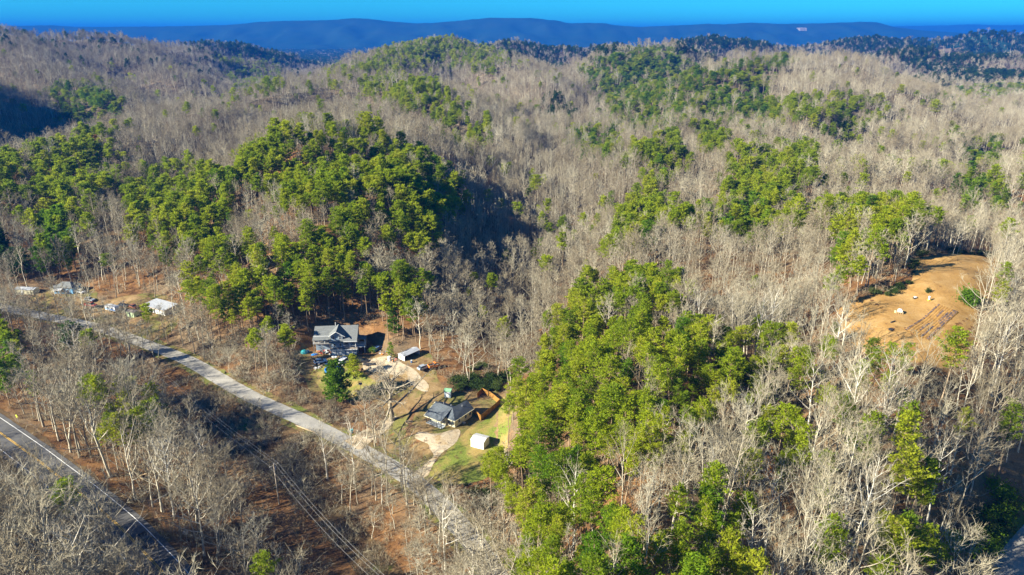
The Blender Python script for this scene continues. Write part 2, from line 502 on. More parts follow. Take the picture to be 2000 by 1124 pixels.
# far mountains: real ridges kilometres deep
def mountain(name, label, sky_px, Y, depth, mat, seed, base=-70.0):
    P = []
    for (px, py) in sky_px:
        x, y, z = at_Y(px, py, Y); P.append((x, z))
    P = np.array(P)
    xs = np.arange(P[0, 0], P[-1, 0], 70.0)
    top = np.interp(xs, P[:, 0], P[:, 1])
    n1, n2, n3 = wave_noise(seed, 900), wave_noise(seed + 1, 260), wave_noise(seed + 2, 90)
    prof = [(-1.0, 0.0), (-0.8, 0.05), (-0.62, 0.13), (-0.46, 0.27), (-0.32, 0.47), (-0.2, 0.70), (-0.11, 0.88), (-0.05, 0.96), (0, 1.0), (0.15, 0.97), (0.4, 0.7), (0.7, 0.3), (1.0, 0.0)]
    fine = []
    pt = np.array(prof)
    ts = np.r_[np.linspace(-1, 0, 44), np.linspace(0.08, 1, 10)]
    rows = []
    for t in ts:
        f = np.interp(t, pt[:, 0], pt[:, 1])
        yy = Y + t * depth + 0 * xs
        z = base + (top - base) * f
        gul = (0.5 + 0.5 * n2(xs, yy * 0.35)) * (1 - f) * f * 4
        z = z - gul * 0.10 * (top - base) + n1(xs, yy) * 6 * f * (1 - f) * 4
        z = z + n3(xs, yy) * 1.6 * f
        rows.append(np.stack([xs, yy, z], -1))
    co = np.array(rows); nyy, nxx = co.shape[:2]
    j, i = np.meshgrid(np.arange(nyy - 1), np.arange(nxx - 1), indexing='ij')
    a = (j * nxx + i).ravel(); b = a + 1; d = a + nxx; c = d + 1
    tris = np.concatenate([np.stack([a, b, c], -1), np.stack([a, c, d], -1)])
    me = np_mesh(name, co.reshape(-1, 3), tris)
    me.polygons.foreach_set('use_smooth', np.ones(len(tris), bool))
    o = link_mesh(name, me, None, [mat])
    tag(o, label, kind='structure')

mountain('mountain', 'long flat topped wooded mountain filling the horizon under the sky',
         [(-900, 60), (-200, 55), (0, 51), (100, 50), (110, 53), (200, 53), (330, 52), (450, 49), (500, 44), (560, 41), (640, 40), (690, 36), (720, 37), (760, 42), (810, 46),
          (850, 45), (920, 39), (960, 35), (1040, 36), (1090, 41), (1110, 46), (1160, 45), (1185, 46), (1200, 50), (1250, 53), (1330, 50), (1380, 47), (1410, 48),
          (1470, 45), (1520, 47), (1600, 46), (1690, 43), (1715, 44), (1728, 49), (1745, 53), (1800, 60), (1900, 66), (2300, 75)], 9000, 2400, M['far_forest'], 50)
mountain('mountain', 'low distant ridge on the horizon behind the end of the long mountain',
         [(1300, 60), (1600, 54), (1740, 52), (1850, 50), (1900, 48), (1960, 50), (2000, 49), (2200, 52), (2900, 58)], 16000, 3000, M['far_forest'], 70)
# ------------------------------------------------------------------ tree models
class TM:
    """collects tubes, slivers and leaf faces of one plant"""
    def __init__(self):
        self.v = []; self.f = []; self.n = 0
    def add(self, co, tris):
        co = np.asarray(co, np.float32); tris = np.asarray(tris, np.int32)
        self.v.append(co); self.f.append(tris + self.n); self.n += len(co)
    def tube(self, pts, rad, sides=4):
        pts = np.asarray(pts, float); n = len(pts)
        tan = np.gradient(pts, axis=0); tan /= np.linalg.norm(tan, axis=1)[:, None] + 1e-9
        ref = np.array([0.31, 0.95, 0.05]); 
        u = np.cross(tan, ref); u /= np.linalg.norm(u, axis=1)[:, None] + 1e-9
        w = np.cross(tan, u)
        a = np.arange(sides) * 2 * np.pi / sides
        ring = pts[:, None] + np.asarray(rad)[:, None, None] * (np.cos(a)[None, :, None] * u[:, None] + np.sin(a)[None, :, None] * w[:, None])
        i, k = np.meshgrid(np.arange(n - 1), np.arange(sides), indexing='ij')
        p = (i * sides + k).ravel(); q = (i * sides + (k + 1) % sides).ravel()
        tris = np.concatenate([np.stack([p, q, q + sides], -1), np.stack([p, q + sides, p + sides], -1)])
        self.add(ring.reshape(-1, 3), tris)
    def slivers(self, base, tip, width, rng):
        """thin pointed twigs: one triangle each"""
        base = np.asarray(base); tip = np.asarray(tip)
        d = tip - base
        s = np.cross(d, rng.normal(size=d.shape)); s /= np.linalg.norm(s, axis=1)[:, None] + 1e-9
        s *= np.asarray(width).reshape(-1, 1) * 0.5
        co = np.stack([base - s, base + s, tip], 1).reshape(-1, 3)
        self.add(co, np.arange(len(co)).reshape(-1, 3))
    def mesh(self, name):
        return np_mesh(name, np.concatenate(self.v), np.concatenate(self.f))
    def count(self): return sum(len(f) for f in self.f)

def unit(v):
    return v / (np.linalg.norm(v, axis=-1, keepdims=True) + 1e-9)

def curve3(p0, d, length, up, n, rng, wob=0.08):
    """a limb that starts along d and bends towards up"""
    pts = [np.array(p0, float)]; d = unit(np.array(d, float))
    for i in range(n):
        d = unit(d + np.array([0, 0, up]) / n + rng.normal(size=3) * wob)
        pts.append(pts[-1] + d * length / n)
    return np.array(pts)

def pine_model(seed, H=20.0, crown0=0.45, rmax=3.6, limbs=52, faces=13, fsize=0.54, shape=1.0, trunk_r=0.2, spread=0.75, twigs=True):
    """returns (trunk TM, crown TM): straight stem, whorls of limbs, sprays of needles"""
    r = np.random.RandomState(seed)
    T, Cn = TM(), TM()
    bend = r.normal(size=2) * 0.35
    zs = np.linspace(0, H * 0.97, 7)
    stem = np.stack([bend[0] * (zs / H) ** 2 + r.normal(size=7) * 0.07, bend[1] * (zs / H) ** 2 + r.normal(size=7) * 0.07, zs], -1)
    stem[0, :2] = 0
    stem[0, 2] = -0.6
    T.tube(stem, np.interp(zs, [0, H * 0.1, H], [trunk_r * 1.25, trunk_r, 0.035]), 5)
    lump = r.uniform(0.55, 1.2, 7)
    cen, nor = [], []
    for k in range(limbs):
        f = (k + 0.5) / limbs
        z = H * (crown0 + (0.985 - crown0) * f ** 0.9)
        az = k * 2.4 + r.normal() * 0.35
        prof = (min(1.0, 0.45 + 1.9 * f) if shape >= 1 else 1.0) * (1 - f ** (2.2 * shape)) ** 0.62 + 0.10
        L = rmax * prof * (0.75 + 0.5 * r.rand()) * lump[int((az % (2 * np.pi)) / (2 * np.pi) * 7) % 7]
        el = R(8 + 38 * f + r.normal() * 8)
        d = [math.cos(az) * math.cos(el), math.sin(az) * math.cos(el), math.sin(el)]
        p0 = [np.interp(z, zs, stem[:, 0]), np.interp(z, zs, stem[:, 1]), z]
        pts = curve3(p0, d, L, 0.25, 3, r, 0.06)
        if twigs: T.tube(pts, [0.055, 0.045, 0.03, 0.012], 3)
        ncl = max(2, int(round(L * 1.7)))
        for q in range(ncl):
            t = 0.35 + 0.65 * (q + r.rand()) / ncl
            pc = np.array([np.interp(t, np.linspace(0, 1, 4), pts[:, m]) for m in range(3)])
            cen.append(pc + r.normal(size=3) * [spread * 0.55, spread * 0.55, spread * 0.12]); nor.append(d)
    cen = np.array(cen); nor = np.array(nor)
    n = len(cen) * faces
    c = np.repeat(cen, faces, 0) + r.normal(size=(n, 3)) * [0.46, 0.46, 0.13] * np.array(spread)
    out = unit(np.repeat(nor, faces, 0) * 0.5 + r.normal(size=(n, 3)) * [0.8, 0.8, 0.26] + [0, 0, 0.16])
    L = fsize * r.uniform(0.6, 1.25, n)[:, None]
    side = unit(np.cross(out, r.normal(size=(n, 3)) * 0.7 + [0, 0, 1.0])) * L * r.uniform(0.2, 0.34, n)[:, None]
    co = np.stack([c - side, c + side, c + out * L], 1).reshape(-1, 3)
    Cn.add(co, np.arange(len(co)).reshape(-1, 3))
    return T, Cn

def bare_model(seed, H=20.0, fork=0.4, limbs=13, spread=0.55, trunk_r=0.2, lean=0.0, twig_w=0.05, twigs=9, sub=6, limb_len=0.32, up=0.55, sides=4, droop=0.0):
    """returns (trunk TM, crown TM): leafless broadleaf tree; the crown is its fine branches and twigs"""
    r = np.random.RandomState(seed)
    T, Cn = TM(), TM()
    zs = np.linspace(0, H * 0.93, 8)
    off = np.cumsum(r.normal(size=(8, 2)) * 0.16, 0); off -= off[0]
    stem = np.stack([off[:, 0] + lean * (zs / H) ** 1.5 * H * 0.3, off[:, 1], zs], -1)
    stem[0, 2] = -0.6
    T.tube(stem, np.interp(zs, [0, H * 0.08, H * fork, H], [trunk_r * 1.35, trunk_r, trunk_r * 0.72, 0.03]), sides)
    B, E, W = [], [], []
    def stemp(z): return np.array([np.interp(z, zs, stem[:, k]) for k in range(3)])
    def fine(pts, rad0, level):
        n = len(pts)
        for q in range(sub if level == 0 else max(2, sub // 2)):
            t = 0.22 + 0.78 * (q + r.rand()) / (sub if level == 0 else max(2, sub // 2))
            t = min(t, 0.98)
            p = np.array([np.interp(t, np.linspace(0, 1, n), pts[:, m]) for m in range(3)])
            dl = unit(pts[-1] - pts[0])
            dd = unit(dl * 0.75 + r.normal(size=3) * 0.6 + [0, 0, 0.25 - droop])
            Ls = H * limb_len * (0.42 - 0.18 * t) * r.uniform(0.75, 1.3)
            s = curve3(p, dd, Ls, 0.25 - droop, 2, r, 0.1)
            Cn.tube(s, [0.035 * H / 20, 0.024 * H / 20, 0.012], 3)
            m = twigs
            tt = 0.15 + 0.85 * r.rand(m)
            b = np.stack([np.interp(tt, [0, .5, 1], s[:, c]) for c in range(3)], -1)
            dv = unit(unit(s[-1] - s[0]) * 0.8 + r.normal(size=(m, 3)) * 0.55 + [0, 0, 0.22 - droop])
            B.append(b); E.append(b + dv * (H / 20 * r.uniform(0.7, 1.7, m))[:, None]); W.append(np.full(m, twig_w) * r.uniform(0.7, 1.3, m))
    for k in range(limbs):
        f = (k + 0.5) / limbs
        z = H * (fork + (0.90 - fork) * f)
        az = k * 2.4 + r.normal() * 0.4
        el = R(28 + 34 * f + r.normal() * 9) if up > 0.3 else R(10 + 30 * f + r.normal() * 10)
        L = H * limb_len * (1.18 - 0.75 * f) * r.uniform(0.75, 1.25) * (spread / 0.55)
        d = [math.cos(az) * math.cos(el), math.sin(az) * math.cos(el), math.sin(el)]
        pts = curve3(stemp(z), d, L, up, 4, r, 0.11)
        rb = trunk_r * (0.56 - 0.32 * f)
        T.tube(pts, [rb, rb * 0.8, rb * 0.58, rb * 0.36, 0.015], 3)
        fine(pts, rb, 0)
    top = stem[-3:]
    fine(top, 0.05, 1)
    Cn.slivers(np.concatenate(B), np.concatenate(E), np.concatenate(W), r)
    return T, Cn

def joined(name, parts):
    """several TMs with a material each, as one mesh"""
    vs, fs, mi, n = [], [], [], 0
    for k, (tm, _) in enumerate(parts):
        v = np.concatenate(tm.v); f = np.concatenate(tm.f)
        vs.append(v); fs.append(f + n); mi.append(np.full(len(f), k)); n += len(v)
    me = np_mesh(name, np.concatenate(vs), np.concatenate(fs), np.concatenate(mi))
    for _, m in parts: me.materials.append(m)
    return me

# near models: (trunk mesh, crown mesh) pairs that single trees share
def pair(name, tc, mt, mc):
    t, c = tc[0].mesh(name + '_trunk'), tc[1].mesh(name + '_crown')
    t.materials.append(mt); c.materials.append(mc)
    return t, c
PINES = [pair('pine', pine_model(100 + i, H=20 + (i % 3), crown0=[0.55, 0.62, 0.48, 0.66, 0.58, 0.52][i], rmax=[3.5, 3.0, 3.9, 3.3, 3.2, 4.1][i], limbs=[40, 34, 46, 32, 38, 46][i]),
              M['pine_bark'], M['needles']) for i in range(6)]
GPINES = [pair('green_pine', pine_model(130 + i, H=20, crown0=[0.40, 0.34][i], rmax=[4.2, 3.7][i], limbs=56, faces=15, fsize=0.56), M['pine_bark'], M['needles_green']) for i in range(2)]
BARES = [pair('bare', bare_model(200 + i, H=20 + (i % 3), fork=[0.32, 0.40, 0.26, 0.36, 0.28, 0.45, 0.24][i], limbs=[11, 9, 12, 10, 12, 9, 11][i], limb_len=0.38,
                                 spread=[0.5, 0.42, 0.6, 0.5, 0.52, 0.4, 0.68][i], lean=[0, 0.15, -0.15, 0.08, 0.25, 0, -0.25][i], trunk_r=0.22, up=0.75, twigs=8, twig_w=0.045),
              M['pale_bark'], M['twig']) for i in range(7)]
WHITES = [pair('white_bare', bare_model(240 + i, H=22, fork=0.3, limbs=12, spread=0.62, trunk_r=0.27, twigs=5, sub=5, up=0.45), M['white_bark'], M['pale_bark']) for i in range(2)]

# masses: the same kinds, one mesh per model, outside the scene and only instanced
def model_set(name, meshes):
    c = bpy.data.collections.new(name)
    for i, me in enumerate(meshes):
        o = bpy.data.objects.new('%s_%02d' % (name, i), me)
        c.objects.link(o)
    return c
SET_PINE = model_set('pine_models', [joined('pm', list(zip(pine_model(300 + i, H=20, crown0=[0.56, 0.62, 0.5, 0.66][i], rmax=[3.6, 3.2, 4.1, 3.5][i], limbs=34, faces=8, fsize=0.9, twigs=False), (M['pine_bark'], M['needles'])))) for i in range(4)]
                     + [joined('gpm', list(zip(pine_model(320 + i, H=19, crown0=0.3, rmax=3.3, limbs=40, faces=6, fsize=1.1, twigs=False), (M['pine_bark'], M['needles_green'])))) for i in range(2)]
                     + [joined('dpm', list(zip(pine_model(330 + i, H=19, crown0=0.25, rmax=3.5, limbs=40, faces=6, fsize=1.1, twigs=False), (M['pine_bark'], M['needles_dark'])))) for i in range(2)])
SET_BARE = model_set('bare_models', [joined('bm', list(zip(bare_model(340 + i, H=20, fork=[0.42, 0.5, 0.34, 0.46, 0.4][i], limbs=[12, 11, 13, 11, 13][i], spread=[0.5, 0.42, 0.62, 0.45, 0.7][i],
                                     sides=3, twig_w=0.07, twigs=8, sub=5), (M['pale_bark'], M['twig'])))) for i in range(5)])
SET_BARE_FAR = model_set('bare_far_models', [joined('bf', list(zip(bare_model(360 + i, H=19, fork=[0.4, 0.46, 0.36][i], limbs=10, spread=[0.5, 0.45, 0.65][i], sides=3, twig_w=0.16, twigs=8, sub=4), (M['pale_bark'], M['twig'])))) for i in range(3)])
SET_PINE_FAR = model_set('pine_far_models', [joined('pf', list(zip(pine_model(380 + i, H=19, crown0=0.3, rmax=3.6, limbs=26, faces=4, fsize=1.7, twigs=False), (M['pine_bark'], M[['needles', 'needles_green', 'needles_dark'][i]])))) for i in range(3)])

def shrub_model(seed, H=2.2, n=26, w=0.05, leaf=False):
    r = np.random.RandomState(seed); T = TM()
    B, E, W = [], [], []
    for k in range(n):
        az, rad = r.rand() * 6.28, r.rand() ** 0.5 * H * 0.45
        b = np.array([math.cos(az) * rad, math.sin(az) * rad, -0.15])
        e = b + unit(np.array([math.cos(az) * 0.5, math.sin(az) * 0.5, 1.0]) + r.normal(size=3) * 0.3) * H * r.uniform(0.6, 1.15)
        B.append(b); E.append(e); W.append(w * 1.3)
        for q in range(6):
            t = r.uniform(0.25, 0.95); p = b + (e - b) * t
            B.append(p); E.append(p + unit(unit(e - b) * 0.5 + r.normal(size=3) * 0.7) * H * r.uniform(0.2, 0.42)); W.append(w)
    T.slivers(np.array(B), np.array(E), np.array(W), r)
    return T
def leaf_shrub_model(seed, H=2.5, n=420, size=0.34, flat=1.0):
    """rounded evergreen shrub: leaf faces through its volume in uneven clumps"""
    r = np.random.RandomState(seed); T = TM()
    cl = unit(r.normal(size=(16, 3))) * r.uniform(0.3, 0.85, (16, 1)) * [H * 0.6, H * 0.6, H * 0.5 * flat] + [0, 0, H * 0.5 * flat]
    c = cl[r.randint(0, 16, n)] + r.normal(size=(n, 3)) * H * 0.14
    c[:, 2] = np.abs(c[:, 2])
    o = unit(r.normal(size=(n, 3)) + [0, 0, 0.3]); L = size * r.uniform(0.6, 1.3, (n, 1))
    s = unit(np.cross(o, r.normal(size=(n, 3)))) * L * 0.35
    co = np.stack([c - s, c + s, c + o * L], 1).reshape(-1, 3)
    T.add(co, np.arange(len(co)).reshape(-1, 3)); return T
SET_BRUSH = model_set('brush_models', [joined('br%d' % i, [(shrub_model(400 + i, [1.6, 2.4, 3.4, 1.2][i], w=0.06), M[['brush', 'twig', 'twig', 'brush'][i]])]) for i in range(4)])
SET_EVERGREEN = model_set('evergreen_models', [joined('ev%d' % i, [(leaf_shrub_model(420 + i, [1.5, 2.6, 3.6][i]), M[['privet', 'privet', 'needles_green'][i]])]) for i in range(3)])

def mass(name, label, pts, rots, scl, idx, coll):
    """one object for a mass of plants nobody could count: its points carry the models"""
    me = bpy.data.meshes.new(name)
    pts = np.asarray(pts, np.float32)
    me.vertices.add(len(pts)); me.vertices.foreach_set('co', pts.ravel())
    a = me.attributes.new('rot', 'FLOAT_VECTOR', 'POINT'); a.data.foreach_set('vector', np.asarray(rots, np.float32).ravel())
    a = me.attributes.new('scl', 'FLOAT_VECTOR', 'POINT'); a.data.foreach_set('vector', np.asarray(scl, np.float32).ravel())
    a = me.attributes.new('idx', 'INT', 'POINT'); a.data.foreach_set('value', np.asarray(idx, np.int32))
    o = link_mesh(name, me)
    ng = bpy.data.node_groups.new(name + '_scatter', 'GeometryNodeTree')
    ng.interface.new_socket('Geometry', in_out='INPUT', socket_type='NodeSocketGeometry')
    ng.interface.new_socket('Geometry', in_out='OUTPUT', socket_type='NodeSocketGeometry')
    N = ng.nodes
    gi, go = N.new('NodeGroupInput'), N.new('NodeGroupOutput')
    ci = N.new('GeometryNodeCollectionInfo'); ci.inputs['Collection'].default_value = coll
    ci.inputs['Separate Children'].default_value = True; ci.inputs['Reset Children'].default_value = True
    ip = N.new('GeometryNodeInstanceOnPoints'); ip.inputs['Pick Instance'].default_value = True
    def attr(nm, ty):
        q = N.new('GeometryNodeInputNamedAttribute'); q.data_type = ty; q.inputs['Name'].default_value = nm
        return q.outputs['Attribute']
    ng.links.new(gi.outputs[0], ip.inputs['Points']); ng.links.new(ci.outputs[0], ip.inputs['Instance'])
    ng.links.new(attr('idx', 'INT'), ip.inputs['Instance Index'])
    ng.links.new(attr('rot', 'FLOAT_VECTOR'), ip.inputs['Rotation'])
    ng.links.new(attr('scl', 'FLOAT_VECTOR'), ip.inputs['Scale'])
    ng.links.new(ip.outputs[0], go.inputs[0])
    md = o.modifiers.new('scatter', 'NODES'); md.node_group = ng
    tag(o, label, kind='stuff')
    return o
# ------------------------------------------------------------------ where things grow (areas outlined on the photograph, applied to places on the ground)
def in_poly(px, py, poly):
    P = np.array(poly, float); n = len(P)
    ins = np.zeros(px.shape, bool); j = n - 1
    for i in range(n):
        xi, yi, xj, yj = P[i, 0], P[i, 1], P[j, 0], P[j, 1]
        c = ((yi > py) != (yj > py)) & (px < (xj - xi) * (py - yi) / (yj - yi + 1e-12) + xi)
        ins ^= c; j = i
    return ins
# (outline, share of pines, kind of pine 0 olive 1 bright green 2 dark, least and greatest distance)
PINE_AREAS = [
    ([(600, 225), (750, 205), (760, 260), (640, 245)], 0.06, 0, 300, 1500), ([(1440, 250), (2000, 250), (2000, 400), (1440, 400)], 0.05, 0, 200, 1500),
    ([(560, 200), (660, 120), (760, 150), (640, 190)], 0.2, 0, 600, 6000), ([(1000, 60), (1340, 70), (1340, 95), (1000, 95)], 0.5, 2, 1700, 9000),
    ([(490, 300), (560, 258), (640, 250), (740, 275), (800, 295), (850, 325), (905, 375), (910, 425), (850, 440), (845, 485), (730, 500), (720, 530), (830, 540), (850, 580), (790, 640), (660, 640), (560, 650),
      (520, 610), (470, 610), (360, 560), (370, 500), (270, 470), (245, 400), (280, 345), (400, 325), (440, 350)], 0.84, 0, 0, 700),
    ([(360, 510), (430, 500), (520, 530), (600, 600), (615, 640), (570, 670), (500, 660), (455, 690), (430, 630), (380, 590)], 0.8, 0, 0, 500),
    ([(-80, 350), (100, 285), (200, 238), (250, 234), (222, 300), (250, 335), (210, 395), (130, 430), (70, 410), (-80, 425)], 0.92, 0, 0, 660),
    ([(65, 430), (100, 415), (150, 430), (150, 490), (80, 500)], 0.85, 1, 0, 700), ([(-40, 455), (30, 465), (35, 500), (-40, 515)], 0.9, 2, 0, 700),
    ([(650, 585), (800, 570), (795, 650), (770, 660), (650, 640)], 0.8, 0, 0, 500),
    ([(720, 160), (850, 160), (900, 210), (910, 245), (965, 235), (945, 295), (870, 265), (830, 222), (760, 205), (690, 180)], 0.85, 0, 500, 2500),
    ([(675, 140), (780, 85), (850, 66), (900, 85), (1000, 100), (960, 135), (860, 130), (760, 145)], 0.65, 0, 900, 4000),
    ([(1130, 130), (1220, 92), (1300, 90), (1375, 130), (1370, 152), (1240, 198), (1180, 203), (1150, 170)], 0.92, 1, 600, 4000),
    ([(1200, 200), (1440, 118), (1580, 100), (1515, 130), (1490, 180), (1560, 190), (1595, 222), (1500, 240), (1360, 230), (1300, 238), (1220, 245), (1155, 225)], 0.88, 1, 400, 2500),
    ([(1520, 190), (1700, 185), (1745, 220), (1650, 262), (1540, 240)], 0.6, 0, 300, 2000),
    ([(1105, 245), (1215, 250), (1212, 290), (1170, 308), (1110, 275)], 0.9, 1, 300, 2000),
    ([(1230, 290), (1320, 265), (1348, 310), (1340, 338), (1260, 338), (1215, 320)], 0.75, 0, 250, 1500),
    ([(1350, 250), (1415, 252), (1415, 292), (1370, 302)], 0.85, 0, 250, 1500),
    ([(1420, 310), (1500, 292), (1590, 298), (1602, 330), (1565, 375), (1575, 425), (1490, 445), (1400, 435), (1370, 440), (1380, 400), (1420, 360)], 0.8, 0, 150, 900),
    ([(1380, 400), (1440, 390), (1500, 410), (1500, 450), (1400, 450)], 0.7, 1, 150, 900),
    ([(1245, 362), (1300, 352), (1302, 440), (1230, 485), (1198, 470), (1208, 420)], 0.92, 0, 150, 900),
    ([(1310, 420), (1350, 412), (1352, 452)], 0.8, 0, 150, 900),
    ([(1600, 400), (1640, 388), (1800, 408), (1800, 500), (1755, 560), (1640, 525), (1615, 470)], 0.6, 0, 100, 700),
    ([(1880, 258), (1960, 268), (1995, 322), (1900, 335)], 0.7, 1, 150, 2000), ([(1860, 362), (1900, 348), (2010, 368), (2010, 402), (1870, 395)], 0.8, 1, 150, 1500),
    ([(1820, 168), (2010, 158), (2010, 192), (1835, 188)], 0.7, 1, 300, 4000),
    ([(1150, 560), (1240, 508), (1320, 520), (1332, 580), (1280, 600), (1330, 640), (1420, 640), (1540, 640), (1545, 745), (1400, 760), (1455, 805), (1300, 835), (1285, 905), (1180, 905), (1100, 910),
      (1000, 910), (925, 900), (990, 800), (1045, 700), (1100, 620)], 0.86, 0, 0, 600),
    ([(930, 860), (1060, 820), (1250, 900), (1245, 1010), (1205, 1200), (1040, 1200), (1020, 1010), (930, 930)], 0.85, 0, 0, 300),
    ([(1060, 880), (1130, 870), (1150, 940), (1060, 960)], 0.8, 1, 0, 300),
    ([(1300, 940), (1400, 930), (1465, 1010), (1510, 1200), (1280, 1200), (1285, 990)], 0.85, 0, 0, 300),
    ([(1495, 820), (1560, 820), (1555, 965), (1485, 950)], 0.6, 0, 0, 300), ([(1720, 870), (1830, 880), (1840, 1000), (1800, 1160), (1690, 1160), (1740, 1000)], 0.5, 0, 0, 300),
    ([(1695, 655), (1812, 665), (1815, 725), (1695, 735)], 0.85, 0, 0, 400),
    ([(1440, 640), (1480, 640), (1480, 700), (1440, 700)], 0.5, 0, 0, 400),
    ([(155, 745), (250, 740), (325, 740), (325, 800), (260, 860), (180, 830)], 0.75, 0, 0, 400), ([(-40, 620), (40, 635), (45, 725), (-40, 745)], 0.7, 1, 0, 400),
    ([(95, 172), (170, 157), (232, 180), (245, 220), (190, 248), (108, 240)], 0.93, 1, 780, 2500),
    ([(1320, 85), (1360, 66), (1480, 73), (1505, 97), (1340, 97)], 0.85, 2, 1000, 6000), ([(1590, 82), (1800, 68), (1940, 55), (2100, 66), (2100, 112), (1900, 117), (1700, 102)], 0.75, 2, 1000, 6000),
    ([(350, 80), (480, 83), (560, 107), (670, 130), (560, 122), (450, 106)], 0.8, 2, 900, 6000), ([(420, 105), (540, 120), (560, 185), (470, 180)], 0.35, 0, 500, 6000),
    ([(1060, 180), (1110, 190), (1130, 235), (1060, 230)], 0.45, 2, 500, 2500), ([(960, 85), (1180, 80), (1200, 110), (1000, 108)], 0.6, 2, 1100, 6000),
    ]
PINE_GAPS = [([(440, 400), (540, 375), (560, 415), (640, 390), (665, 415), (590, 475), (480, 475), (425, 440)], 0.12), ([(690, 440), (760, 440), (800, 470), (740, 520), (690, 490)], 0.25),
             ([(1310, 590), (1480, 590), (1480, 640), (1330, 640)], 0.1), ([(1210, 900), (1300, 860), (1400, 850), (1400, 925), (1290, 950), (1250, 1010)], 0.08),
             ([(560, 640), (560, 560), (615, 590), (615, 640)], 0.3), ([(530, 470), (560, 470), (560, 520), (530, 520)], 0.3)]
# open ground: outlines of where nothing tall stands (by the foot of the tree)
CLEAR = [
    [(585, 672), (620, 640), (700, 632), (740, 640), (770, 690), (800, 672), (835, 690), (850, 730), (890, 760), (985, 745), (1000, 800), (985, 870), (945, 935), (880, 945), (850, 960), (770, 900), (740, 830), (760, 760), (620, 790), (580, 740)],
    [(870, 950), (940, 985), (945, 1045), (880, 1040), (850, 1000)], [(1630, 600), (1770, 560), (1785, 500), (1930, 498), (1945, 560), (1905, 610), (1900, 690), (1880, 715), (1700, 700), (1640, 640)],
    [(350, 735), (450, 770), (560, 800), (640, 850), (700, 880), (640, 900), (640, 960), (720, 1060), (830, 1190), (690, 1190), (560, 1060), (465, 965), (400, 890), (345, 800)],
    [(430, 728), (560, 735), (620, 690), (720, 780), (752, 835), (700, 868), (600, 820), (500, 775)], [(895, 850), (985, 850), (1012, 930), (960, 985), (905, 985), (855, 950)], [(1640, 640), (1900, 690), (1900, 765), (1760, 775), (1640, 720)], [(180, 625), (200, 590), (260, 575), (340, 590), (350, 615), (300, 650), (240, 660)], [(60, 560), (170, 560), (200, 600), (100, 615), (60, 600)]]

SEED = np.random.RandomState(7)
def scatter_zone(r0, r1, step, half=0.80):
    """jittered points between two distances in front"""
    xs = np.arange(-r1 * math.sin(half) - 60, r1 * math.sin(half) + 60, step)
    ys = np.arange(max(30.0, r0 * 0.5), r1, step)
    X, Y = np.meshgrid(xs, ys)
    X = X + (np.arange(len(ys)) % 2)[:, None] * step * 0.5
    X = (X + SEED.uniform(-.45, .45, X.shape) * step).ravel(); Y = (Y + SEED.uniform(-.45, .45, Y.shape) * step).ravel()
    d = np.hypot(X, Y)
    k = (d >= r0) & (d < r1)
    return X[k], Y[k]

def all_candidates():
    out = []
    for r0, r1, step in ((60, 420, 3.7), (420, 850, 5.8), (850, 1700, 7.6), (1700, 3300, 10.0), (3300, 7500, 20.0)):
        x, y = scatter_zone(r0, r1, step)
        z = height(x, y)
        px, py, dep = project(x, y, z)
        pxc, pyc, _ = project(x, y, z + 13.0)
        k = (dep > 20) & (px > -420) & (px < 2300) & (pyc < 1500)
        out.append(np.stack([x[k], y[k], z[k], px[k], py[k], pxc[k], pyc[k], dep[k], np.full(k.sum(), step)], -1))
    return np.concatenate(out)
CAND = all_candidates()
x, y, z, bx, by, cx, cy, dep, stp = CAND.T
rad = np.hypot(x, y)
ok = np.ones(len(x), bool)
for poly in CLEAR: ok &= ~(in_poly(bx, by, poly) & (rad < 420))
for L, w in ((ROAD, 3.2), (HWY, 7.2), (LOWROAD, 10.0)):
    d, _ = dist_line(x, y, L); ok &= d > w
    if L is HWY: ok &= ~((d < np.where(by < 985, 21, 9)) & (by > np.interp(bx, [p[0] for p in HWY_PX], [p[1] for p in HWY_PX])) & (rad > 165))
for (ax, ay, rr, _) in PADS: ok &= np.hypot(x - ax, y - ay) > rr + 1.0
share = np.full(len(x), 0.025); pk = np.zeros(len(x), int)
share = np.where(rad > 1500, 0.30 + 0.25 * _n3(x, y), share)
share = np.where((rad > 1500) & (cx < 650), 0.06, share)
share = np.where(rad > 3000, 0.8, share)
pk = np.where(rad > 1500, 2, pk)
jit = SEED.normal(size=(2, len(x))) * 7
share = np.where((rad < 260) & (x > 20) & (cy > 640), 0.13, share)
for poly, s, k, r0, r1 in PINE_AREAS:
    m = in_poly(cx + jit[0], cy + jit[1] * 0.7, poly) & (rad >= r0) & (rad < r1)
    share[m] = s; pk[m] = k
for poly, s in PINE_GAPS:
    m = in_poly(cx, cy, poly) & (rad < 700); share[m] = s
# the sun reaches the blue house over low growth
_hx, _hy, _ = at_z(664, 690, 1.5)
_al = (x - _hx) * -SHADOW_DIR.x + (y - _hy) * -SHADOW_DIR.y; _pe = np.abs((x - _hx) * SHADOW_DIR.y - (y - _hy) * SHADOW_DIR.x)
ok &= ~((_al > 0) & (_al < 52) & (_pe < 13) & (SEED.rand(len(x)) < 0.85))
clump = wave_noise(31, 38)(x, y)
is_pine = SEED.rand(len(x)) < np.clip(share * (1 + 0.16 * clump), 0, 1)
pk = np.where(is_pine & (SEED.rand(len(x)) < 0.06) & (pk == 0), 1, pk)
